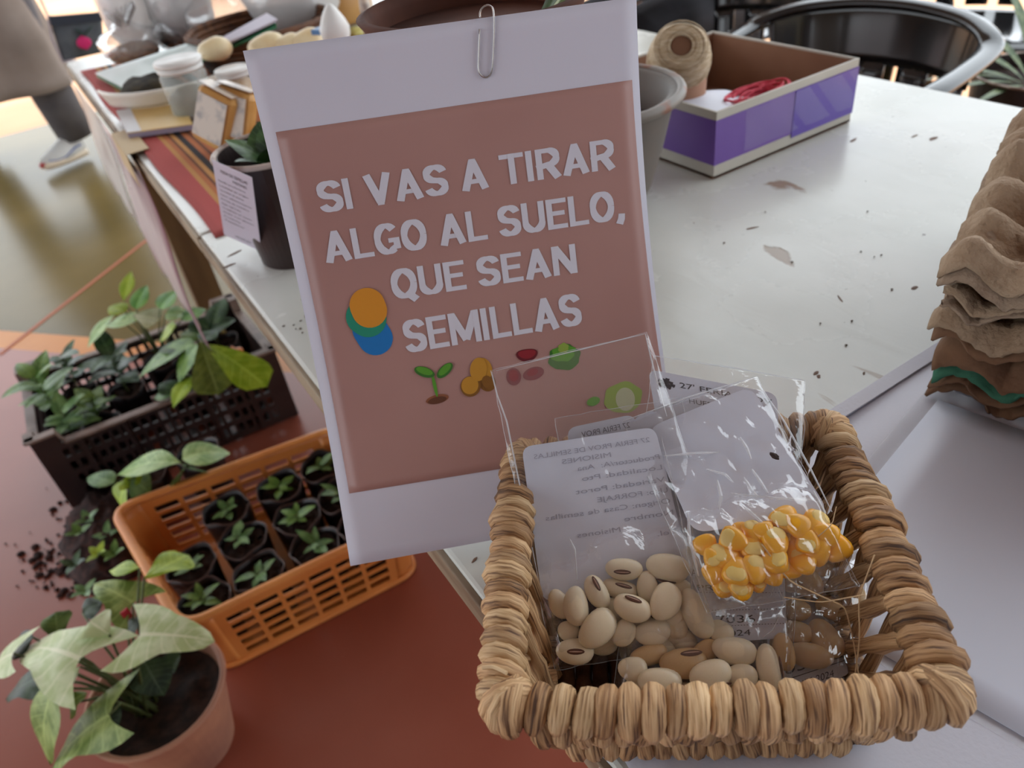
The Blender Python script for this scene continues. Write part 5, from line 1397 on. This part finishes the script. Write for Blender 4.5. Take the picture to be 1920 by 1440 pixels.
stemmed('tall lime leaved plant at the back of the black crate', (.0, 1.83), [
    (232, 565, .30, 246, 508, .34, .03, M_leafy, 'lance', .1), (255, 580, .30, 275, 535, .33, .04, M_leafg, 'ovate', .2), (250, 590, .29, 300, 600, .27, .075, leafmat('cream_leaf', rgb(186, 190, 140), rgb(206, 208, 170)), 'obovate', .1), (215, 590, .28, 165, 650, .24, .035, M_leafp, 'lance', .3),
    (235, 585, .29, 205, 575, .30, .04, M_leafy, 'ovate', .2), (300, 580, .30, 330, 545, .32, .05, M_leafg, 'ovate', .2), (310, 590, .29, 350, 590, .28, .05, M_leafp, 'ovate', .3), (340, 600, .28, 385, 580, .28, .05, M_leafg, 'ovate', .3), (260, 600, .28, 200, 610, .27, .05, M_leafp, 'ovate', .3),
    (330, 610, .27, 300, 640, .24, .05, M_leafy, 'ovate', .3)], M_leafg, group=G)
stemmed('dark leaved plant in the far right of the black crate', (.14, 1.80), [
    (395, 620, .26, 440, 600, .27, .05, M_leafd, 'ovate', .3), (395, 620, .26, 360, 600, .27, .05, M_leafd, 'ovate', .3), (400, 610, .27, 420, 560, .29, .04, M_leafd, 'ovate', .3), (390, 630, .25, 340, 625, .25, .05, M_leafm, 'ovate', .3)], M_leafd, group=G)
stemmed('dark small plant at the near right of the black crate', (.12, 1.62), [
    (330, 735, .19, 290, 745, .18, .04, M_leafb, 'ovate', .3), (330, 735, .19, 300, 720, .20, .04, M_leafd, 'ovate', .3), (340, 730, .20, 380, 720, .2, .04, M_leafd, 'ovate', .3)], M_leafd, group=G)
M_flw = mat('orange_flower', rgb(214, 116, 30), .5)
tag(MB().ball(at(437, 663, .22), (.02, .018, .014), 14, 8, lambda p, d: p * (1 + .2 * math.sin(d.x * 8))).build('orange_bloom', M_flw, smooth=True), 'small orange bloom in the black crate right corner', 'flower')
# plants standing between the two crates
stemmed('plant with two long arching leaves between the crates', (-.02, 1.40), [
    (340, 868, .20, 228, 888, .17, .055, M_leafp, 'lance', .45), (342, 862, .21, 425, 850, .18, .065, M_leafp, 'ovate', .45), (345, 880, .19, 335, 905, .15, .05, M_leafb, 'ovate', .4), (352, 880, .18, 380, 885, .15, .05, M_leafb, 'ovate', .4)], M_leafp, poth=.12, z_off=.001)
stemmed('plant with round lime leaves left of the orange crate', (-.13, 1.42), [
    (240, 900, .17, 225, 945, .13, .07, M_leafy, 'obovate', .3), (245, 900, .17, 280, 925, .13, .06, M_leafm, 'ovate', .4), (215, 905, .16, 165, 895, .16, .035, M_leafb, 'ovate', .3), (235, 895, .17, 262, 905, .16, .05, M_leafy, 'ovate', .3)], M_leafm, poth=.11, z_off=.001)
# toppled dark seedling heap with spilled soil
M_soilf = mat('spilled_soil', rgb(44, 28, 26), .95, rgb(74, 46, 40), 90, bump=1, bscale=70)
hb = at(175, 1010, .03)
hp_ = thing('soil_heap', 'dark heap of soil and small plants left of the orange crate', 'soil', (hb.x, hb.y, 0))
MB().ball((hb.x + .02, hb.y + .01, .0), (.085, .15, .055), 30, 18, lambda p, d: p * (1 + .28 * noise.noise(p * 35) + .15 * noise.noise(p * 90))).build('soil_mound', M_soilf, hp_, smooth=True)
for k, (px, py, m) in enumerate(((165, 975, M_leafb), (200, 1005, M_leafb), (185, 1040, M_leafy), (150, 1000, M_leafm), (215, 1040, M_leafm), (160, 1110, M_leafb), (195, 1120, M_leafm), (140, 1060, M_leafd))):
    p = at(px, py, .05)
    for q in range(4):
        a_ = q * 1.7 + k; place_leaf('leaf', m, hp_, p, p + Vector((math.cos(a_) * .026, math.sin(a_) * .026, rnd.uniform(.005, .02))), .016, 'ovate', bend=.3)
cr = MB()
for _ in range(170):
    p = at(rnd.gauss(110, 38), rnd.gauss(1065, 26), .003) if rnd.random() < .7 else at(rnd.gauss(130, 30), rnd.gauss(1020, 60), .003)
    r = rnd.choice([.002, .003, .004, .006, .009]); cr.ball(p, (r, r * .8, r * .6), 6, 4)
tag(cr.build('spilled_soil', M_soilf, kind='stuff'), 'crumbs of dark soil spilled on the red floor', 'soil')

# ---- syngonium in a worn clay coloured pot
M_clay = mat('worn_clay_pot', rgb(196, 142, 112), .6, rgb(160, 112, 94), 7, bump=.2, bscale=30)
pcc = at(292, 1300, .145)
sy = pot('clay_pot', 'worn clay coloured pot with pale arrowhead leaves', (pcc.x, pcc.y, 0), .066, .098, .145, M_clay, M_clay, .122, lip=.010)
M_syn = bpy.data.materials.new('arrowhead_leaf')
M_syn = leafmat('arrowhead_leaf', rgb(190, 208, 146), rgb(216, 228, 182)); M_syn2 = leafmat('arrowhead_green', rgb(112, 138, 58), rgb(160, 180, 100)); M_syn3 = leafmat('arrowhead_dark', rgb(30, 50, 30), rgb(54, 76, 44))
b_ = Vector((pcc.x - .02, pcc.y + .0, .12))
def W_(x): return x
syl = [ # stalk end px, z ; tip px, z ; width ; material ; shape
    ((262, 1190), .27, (398, 1200), .25, .115, M_syn, 'arrow', .25), ((150, 1235), .27, (52, 1222), .22, .125, M_syn, 'arrow', .5), ((205, 1190), .27, (168, 1165), .28, .06, M_syn, 'obovate', .2),
    ((150, 1250), .24, (128, 1300), .20, .055, M_syn, 'obovate', .3), ((100, 1290), .25, (92, 1425), .15, .075, M_syn2, 'ovate', .4), ((205, 1340), .21, (100, 1440), .14, .11, M_syn2, 'arrow', .35), ((250, 1130), .23, (178, 1095), .24, .085, M_syn2, 'arrow', .3),
    ((25, 1225), .25, (-20, 1270), .20, .08, M_syn, 'arrow', .4), ((62, 1195), .24, (20, 1230), .22, .05, M_syn3, 'ovate', .3), ((112, 1205), .22, (104, 1148), .24, .05, leafmat('olive_round_leaf', rgb(70, 96, 34), rgb(92, 116, 44)), 'obovate', .2),
    ((75, 1270), .19, (12, 1310), .16, .075, M_syn3, 'arrow', .3), ((270, 1085), .26, (353, 1040), .24, .075, M_leafy, 'obovate', .15), ((262, 1065), .26, (205, 1070), .25, .03, M_leafy, 'lance', .2), ((270, 1240), .20, (305, 1300), .16, .06, M_syn3, 'ovate', .4), ((300, 1235), .19, (325, 1260), .17, .05, M_syn3, 'ovate', .4),
    ((130, 1320), .20, (160, 1300), .2, .05, M_syn2, 'arrow', .4), ((155, 1150), .2, (190, 1130), .2, .05, M_syn3, 'ovate', .3), ((180, 1330), .18, (215, 1370), .15, .05, M_syn3, 'ovate', .4), ((240, 1185), .22, (262, 1160), .23, .03, M_syn3, 'ovate', .3)]
for (bp, bz, tp, tz, wd, m, kd, bend) in syl:
    p, q = at(bp[0], bp[1], bz), at(tp[0], tp[1], tz)
    MB().tube([b_ + Vector((rnd.uniform(-.02, .02), rnd.uniform(-.015, .015), 0)), b_.lerp(p, .55) + Vector((0, 0, .025)), p], [.0028, .0022, .0016], 6).build('leaf_stalk', M_stem, sy, smooth=True)
    place_leaf('leaf', m, sy, p, q, wd, kd, bend=bend, fold=.12, wav=.03)
M_redm = mat('red_marker', rgb(190, 50, 60), .5)
MB().box(at(237, 1152, .23), (.012, .004, .02), .4).build('red_marker', M_redm, sy, bevel=.001)

# ================================================================ chairs
M_chair = mat('black_chair_plastic', rgb(20, 20, 22), .16, rgb(28, 28, 30), 6, coat=.4)
def chair(label, x, y, rz, hgt=.70):
    t = thing('plastic_armchair', label, 'chair', (0, 0, 0), 'black plastic armchairs behind the table')
    rim = [(-.20, .215, .635), (-.16, .235, .650), (-.05, .245, .655), (.06, .245, .66), (.10, .228, .675), (.145, .170, .69), (.170, .08, hgt), (.175, 0, hgt + .003)]
    rim = rim + [(a_, -b_, c_) for a_, b_, c_ in rim[-2::-1]]
    R_ = []
    for i in range(len(rim) - 1):
        for j in range(4):
            p0, p1, p2, p3 = [Vector(rim[min(max(i + q, 0), len(rim) - 1)]) for q in (-1, 0, 1, 2)]; s_ = j / 4
            R_.append(.5 * ((2 * p1) + (p2 - p0) * s_ + (2 * p0 - 5 * p1 + 4 * p2 - p3) * s_ ** 2 + (3 * p1 - p0 - 3 * p2 + p3) * s_ ** 3))
    R_.append(Vector(rim[-1]))
    MB().tube(R_, .022, 10, flat=.5, up=(0, 0, 1)).build('arm_rail', M_chair, t, smooth=True, local=True)
    n_ = len(R_); i0, i1 = int(n_ * .30), int(n_ * .70)
    def back(s0, s1, v0, v1, nu=10):
        def fn(u, v):
            f_ = lerp(s0, s1, u) * (i1 - i0) + i0; k = min(int(f_), n_ - 2); p = R_[k].lerp(R_[k + 1], f_ - k)
            z = lerp(.44, p.z, lerp(v0, v1, v)); q = 1 - .12 * (1 - lerp(v0, v1, v)); return Vector((p.x * q, p.y * q, z))
        return fn
    mb = MB(); mb.grid(back(0, 1, .55, 1), 24, 6, .006)
    mb.build('backrest', M_chair, t, smooth=True, local=True)
    for k in range(5):
        MB().grid(back(.0 + k * .21, .14 + k * .21, 0, .56), 3, 6, .006).build('back_slat', M_chair, t, smooth=True, local=True)
    MB().grid(lambda u, v: Vector((lerp(-.21, .15, u), lerp(-.21, .21, v) * (1 - .12 * u), .43 - .02 * math.sin(u * PI) * math.sin(v * PI) - (.02 * (1 - u * 8) if u < .125 else 0))), 20, 14, .007).build('seat', M_chair, t, smooth=True, local=True)
    for sgn in (1, -1):
        MB().tube([(-.20, .213 * sgn, .63), (-.205, .215 * sgn, .42), (-.235, .23 * sgn, .004)], [.024, .022, .018], 8, flat=.5).build('leg', M_chair, t, smooth=True, local=True)
        MB().tube([(.13, .17 * sgn, .45), (.17, .19 * sgn, .25), (.20, .205 * sgn, .004)], [.024, .022, .018], 8, flat=.5).build('leg', M_chair, t, smooth=True, local=True)
    t.location = (x, y, 0); t.rotation_euler = (0, 0, rz); return t
c0 = chair('black plastic armchair pulled up to the table behind the purple box', 1.365, .995, .22)
for lab, x, y, rz in (('black plastic armchair behind the nearest one at the top edge', 1.60, 1.50, -.1), ('black plastic armchair holding the seated person in black', 2.02, 1.95, -.1), ('black plastic armchair partly seen at the right picture edge', 2.48, 1.30, .3)):
    o = dup(c0, tree_of(c0)); o['label'] = lab; o.location = (x, y, 0); o.rotation_euler = (0, 0, rz)

# ================================================================ people
def skin(name, nodes, edges, m, parent, sub=2):
    me = bpy.data.meshes.new(name); o_ = origin(parent)
    me.from_pydata([tuple(Vector(n_[:3]) - o_) for n_ in nodes], edges, []); o = link(name, me, m, parent)
    md = o.modifiers.new('skin', 'SKIN'); md.use_smooth_shade = True
    for i, n_ in enumerate(nodes):
        r = n_[3] if len(n_) > 3 else .05
        me.skin_vertices[0].data[i].radius = (r, n_[4] if len(n_) > 4 else r)
    me.skin_vertices[0].data[0].use_root = True
    sb = o.modifiers.new('sub', 'SUBSURF'); sb.levels = sub; sb.render_levels = sub
    dg = bpy.context.evaluated_depsgraph_get(); bpy.context.view_layer.update()
    nm = bpy.data.meshes.new_from_object(o.evaluated_get(bpy.context.evaluated_depsgraph_get()))
    o.modifiers.clear(); nm.name = name; o.data = nm
    if not nm.materials: nm.materials.append(m)
    nm.polygons.foreach_set('use_smooth', [True] * len(nm.polygons))
    return o
M_skin = mat('skin', rgb(176, 124, 98), .5, sss=.1)
M_hair = mat('dark_hair', rgb(36, 26, 22), .6, bump=.6, bscale=90)
M_gtr = mat('grey_trousers', rgb(98, 94, 96), .85, rgb(84, 80, 84), 12, bump=.3, bscale=30)
M_btr = mat('black_trousers', rgb(22, 22, 28), .8, rgb(34, 34, 42), 12, bump=.3, bscale=30)
M_dress = mat('beige_apron', rgb(150, 138, 130), .85, rgb(134, 122, 114), 6, bump=.3, bscale=20)
M_shoe = mat('white_sneaker', rgb(206, 204, 200), .5); M_sole = mat('sneaker_sole', rgb(222, 204, 180), .5)
M_sblue = mat('sneaker_blue', rgb(44, 74, 150), .5); M_sred = mat('sneaker_red', rgb(160, 50, 50), .5)
def body(pr, hip, knees, ankles, sh, head, hands, m_skin, elbow):
    N_ = [(*hip, .13, .10)]
    ch_ = hip.lerp(sh, .5); N_ += [(*ch_, .125, .09), (*sh, .12, .085), (*(sh.lerp(head, .45)), .05), (*head, .075, .09), (*(head + Vector((0, 0, .08))), .07, .08)]
    E_ = [(0, 1), (1, 2), (2, 3), (3, 4), (4, 5)]
    lat = (knees[0] - knees[1]); lat.z = 0; lat.normalize()
    for sgn, kn, an in ((1, knees[0], ankles[0]), (-1, knees[1], ankles[1])):
        b0_ = len(N_); N_ += [(*(hip + lat * sgn * .10 - Vector((0, 0, .04))), .09), (*kn, .058), (*an, .036)]; E_ += [(0, b0_), (b0_, b0_ + 1), (b0_ + 1, b0_ + 2)]
    for sgn, el, hd in ((1, elbow[0], hands[0]), (-1, elbow[1], hands[1])):
        b0_ = len(N_); N_ += [(*(sh + lat * sgn * .17 - Vector((0, 0, .02))), .052), (*el, .040), (*hd, .026)]; E_ += [(2, b0_), (b0_, b0_ + 1), (b0_ + 1, b0_ + 2)]
    bd = skin('body', N_, E_, m_skin, pr)
    # hands with five fingers each
    for sgn, el, hd in ((1, elbow[0], hands[0]), (-1, elbow[1], hands[1])):
        d = (hd - el).normalized(); s_ = d.cross(Vector((0, 0, 1))); s_ = s_.normalized() if s_.length > .1 else Vector((1, 0, 0)); u_ = s_.cross(d)
        HN = [(*hd, .022, .014), (*(hd + d * .05), .036, .013), (*(hd + d * .08), .036, .011)]; HE = [(0, 1), (1, 2)]
        for k, (oo, L_) in enumerate(((-.027, .06), (-.009, .07), (.009, .066), (.027, .05))):
            b0_ = len(HN); HN += [(*(hd + d * .095 + s_ * oo), .009), (*(hd + d * (.095 + L_ * .55) + s_ * oo - u_ * .008), .008), (*(hd + d * (.095 + L_ * .85) + s_ * oo - u_ * .025), .007)]
            HE += [(2, b0_), (b0_, b0_ + 1), (b0_ + 1, b0_ + 2)]
        b0_ = len(HN); HN += [(*(hd + d * .04 - s_ * .045 * sgn), .010), (*(hd + d * .075 - s_ * .062 * sgn), .008)]; HE += [(1, b0_), (b0_, b0_ + 1)]
        skin('hand', HN, HE, m_skin, pr, 1)
    return bd
def face(pr, head, fwd, hairlen=.0):
    side = fwd.cross(Vector((0, 0, 1)))
    MB().ball(head + Vector((0, 0, .05)) - fwd * .018, (.088, .088, .105), 20, 14, lambda p, d: p * (1 + .03 * math.sin(d.z * 9))).build('hair', M_hair, pr, smooth=True)
    for sgn in (1, -1): MB().ball(head + fwd * .088 + side * .032 * sgn + Vector((0, 0, .03)), .011, 10, 6).build('eye', M_lid, pr, smooth=True)
    MB().tube([head + fwd * .095 + Vector((0, 0, .03)), head + fwd * .115 - Vector((0, 0, .005)), head + fwd * .092 - Vector((0, 0, .012))], [.006, .011, .007], 8).build('nose', M_skin, pr, smooth=True)
    MB().tube([head + fwd * .088 - side * .022 - Vector((0, 0, .04)), head + fwd * .096 - Vector((0, 0, .042)), head + fwd * .088 + side * .022 - Vector((0, 0, .04))], [.003, .005, .003], 6).build('mouth', M_sred, pr, smooth=True)
    for sgn in (1, -1): MB().ball(head + side * .085 * sgn + Vector((0, 0, .01)), (.012, .016, .028), 8, 6).build('ear', M_skin, pr, smooth=True)
def sneaker(pr, heel, toe):
    heel, toe = Vector(heel), Vector(toe); d = (toe - heel).normalized(); s_ = d.cross(Vector((0, 0, 1))); L_ = (toe - heel).length
    def outline(f_): return .036 + .012 * math.sin(f_ * PI * .9) if f_ < .93 else .03
    so = MB(); so.grid(lambda u, v: heel + d * (L_ * (.5 - .5 * math.cos(v * PI))) + s_ * (lerp(-1, 1, u) * (.030 + .018 * math.sin(v * PI) ** .6) * (math.sin(v * PI) ** .35 if 0 < v < 1 else 0)) + Vector((0, 0, .028 + .010 * v * v)), 8, 16, .026)
    s0 = so.build('sole', M_sole, pr, smooth=True)
    up_ = MB()
    def fn(u, v):
        a_ = u * PI; f_ = v; w_ = (.030 + .016 * math.sin(f_ * PI) ** .6) * max(0.05, math.sin(min(1, max(.02, f_)) * PI) ** .3)
        h_ = .085 * (1 - f_) ** 1.1 + .028 if f_ > .25 else .10
        return heel + d * (L_ * (.01 + .97 * f_)) + s_ * math.cos(a_) * w_ + Vector((0, 0, .026 + math.sin(a_) * h_))
    up_.grid(fn, 14, 18, .003); s1 = up_.build('upper', M_shoe, pr, smooth=True)
    st_ = MB()
    for sgn in (1, -1): st_.tube([heel + d * L_ * f_ + s_ * sgn * (.046 * math.sin(min(.97, .06 + f_) * PI) ** .4) + Vector((0, 0, .046 + .012 * math.sin(f_ * 7))) for f_ in (.15, .3, .45, .6, .75, .88)], .006, 6, flat=.5)
    st_.build('side_stripe', M_sblue, s1, kind='stuff')
    MB().ball(toe - d * .012 + Vector((0, 0, .028)), (.024, .024, .015), 12, 8).build('toe_cap', M_sred, s1, smooth=True)
# standing person with apron
ft = at(85, 322, .02); he = at(160, 288, .02)
hd_ = (he - ft).normalized()
pr = thing('person', 'standing person in beige apron, grey trousers and white sneakers', 'person', (he.x - .12, he.y, 0))
ank = Vector((he.x, he.y, .09)); hip = Vector((he.x - .13, he.y - .02, .92)); sh = hip + Vector((0, -.02, .48)); hd2 = sh + Vector((0, -.02, .25))
body(pr, hip, (Vector((he.x - .03, he.y - .03, .49)), Vector((he.x - .36, he.y + .30, .49))), (ank, Vector((he.x - .42, he.y + .52, .09))), sh, hd2,
     (Vector((he.x + .12, he.y - .25, .98)), Vector((he.x - .38, he.y - .25, .98))), M_skin, (Vector((he.x + .10, he.y - .05, 1.12)), Vector((he.x - .40, he.y, 1.12))))
face(pr, hd2, Vector((0, -1, 0)))
for kn, an in ((Vector((he.x - .03, he.y - .03, .49)), ank), (Vector((he.x - .36, he.y + .30, .49)), Vector((he.x - .42, he.y + .52, .09)))):
    MB().tube([kn + Vector((0, 0, .32)), kn, kn.lerp(an, .5), an + Vector((0, 0, .02))], [.105, .095, .088, .080], 18).build('trouser_leg', M_gtr, pr, smooth=True)
def skirt(u, v):
    a_ = u * 2 * PI; z = lerp(.36, 1.30, v); rx = lerp(.275, .19, v ** .6); ry = lerp(.20, .14, v ** .6)
    k = 1 + (.06 * math.sin(a_ * 6 + 1) + .04 * math.sin(a_ * 9)) * (1 - v)
    return Vector((he.x - .16 + math.cos(a_) * rx * k, he.y - .02 + math.sin(a_) * ry * k, z + .01 * math.sin(a_ * 2)))
MB().grid(skirt, 60, 24, .004).build('apron', M_dress, pr, smooth=True)
sneaker(pr, he - (ft - he).normalized() * .01, ft)
sneaker(pr, (he.x - .40, he.y + .56, 0), (he.x - .51, he.y + .31, 0))
# denim bag with a radish patch hung from the far table corner side
M_den = mat('grey_denim', rgb(92, 98, 104), .85, rgb(78, 84, 92), 20, bump=.4, bscale=200); M_den2 = mat('dark_denim', rgb(50, 56, 68), .85)
M_pink = mat('pink_patch', rgb(206, 40, 110), .8); M_gpat = mat('green_patch', rgb(24, 82, 52), .8); M_strap = mat('pale_strap', rgb(176, 166, 176), .8)
yb = he.y - .32
q4 = [aty(90, 30, yb), aty(190, 22, yb), aty(196, 98, yb), aty(118, 116, yb)]
db = thing('denim_bag', 'grey denim bag with pink radish patch beside the apron', 'bag', q4[3])
qf = quadfn(q4)
MB().grid(lambda u, v: qf(u, v) + Vector((0, -.02 * math.sin(u * PI) * math.sin(v * PI), 0)), 12, 12, .03).build('pouch', M_den, db, smooth=True)
qo = quadfn(q4, .026)
MB().grid(lambda u, v: qo(u, lerp(.80, 1.0, v)), 8, 3, .004).build('waistband', M_den2, db)
MB().ball(qo(.55, .35), (.026, .006, .026), 18, 8, lambda p, d: p * (1 + .1 * math.cos(d.x * 6))).build('radish_patch', M_pink, db, smooth=True)
for u0_, a_ in ((.42, .7), (.80, -.6)):
    p = qo(u0_, .66); place_leaf('leaf_patch', M_gpat, db, qo(.58, .50), p + Vector((0, -.004, .01)), .035, 'ovate', bend=0)
MB().tube([q4[0] + Vector((0, -.01, .3)), q4[0], q4[0].lerp(q4[3], .5) + Vector((-.012, 0, 0)), q4[3], q4[3].lerp(q4[2], .3)], .009, 6, flat=.5).build('strap', M_strap, db, smooth=True)
# seated person in black
sp = thing('person', 'seated person in black clothes behind the purple box, legs forward', 'person', (2.0, 1.95, .43))
hp2 = Vector((1.98, 1.95, .54)); kn = (Vector((1.58, 1.81, .53)), Vector((1.56, 2.01, .53))); an = (Vector((1.50, 1.79, .09)), Vector((1.50, 2.03, .09)))
sh2 = hp2 + Vector((.06, .01, .48)); h3 = sh2 + Vector((-.02, 0, .21))
body(sp, hp2, (kn[1], kn[0]), (an[1], an[0]), sh2, h3, (Vector((1.72, 2.01, .64)), Vector((1.72, 1.85, .64))), M_skin, (Vector((1.95, 2.20, .76)), Vector((1.93, 1.70, .76))))
face(sp, h3, Vector((-1, 0, 0)))
for k_, a_ in zip(kn, an):
    hh = Vector((1.98, k_.y * .6 + 1.95 * .4, .55)); MB().tube([hh, hh.lerp(k_, .5), k_ + Vector((-.02, 0, .01)), k_.lerp(a_, .4), a_ + Vector((0, 0, .02))], [.115, .10, .088, .078, .07], 18).build('trouser_leg', M_btr, sp, smooth=True)
    sneaker(sp, a_ - Vector((-.06, 0, .09)), a_ - Vector((.20, 0, .09)))
MB().grid(lambda u, v: Vector((2.02 + math.cos(u * 2 * PI) * lerp(.16, .12, v) * (1 if v < .85 else 1 - (v - .85) * 3.2), 1.955 + math.sin(u * 2 * PI) * lerp(.19, .215, v) * (1 if v < .85 else 1 - (v - .85) * 4), lerp(.47, 1.10, v))), 36, 10, .004).build('black_top', M_btr, sp, smooth=True)
# ---- hanging-leaved plant at the right edge
g_ = Vector((1.92, .87, 0))
rp = pot('floor_planter', 'dark planter with long narrow leaves at the right edge beyond the table', g_, .10, .14, .50, M_pot, M_rimw, .47)
M_nar = leafmat('narrow_leaf', rgb(70, 92, 56), rgb(110, 126, 84))
for k in range(22):
    a_ = k * 2.399; L_ = rnd.uniform(.22, .36); p = g_ + Vector((math.cos(a_) * .03, math.sin(a_) * .03, .47)); zt = rnd.uniform(-.12, .20)
    place_leaf('leaf', M_nar, rp, p, p + Vector((math.cos(a_) * L_ * .8, math.sin(a_) * L_ * .8, zt)), .022, 'lance', bend=.4)
# ---- a pale jug-like pot at the top right corner outside: distant green plant
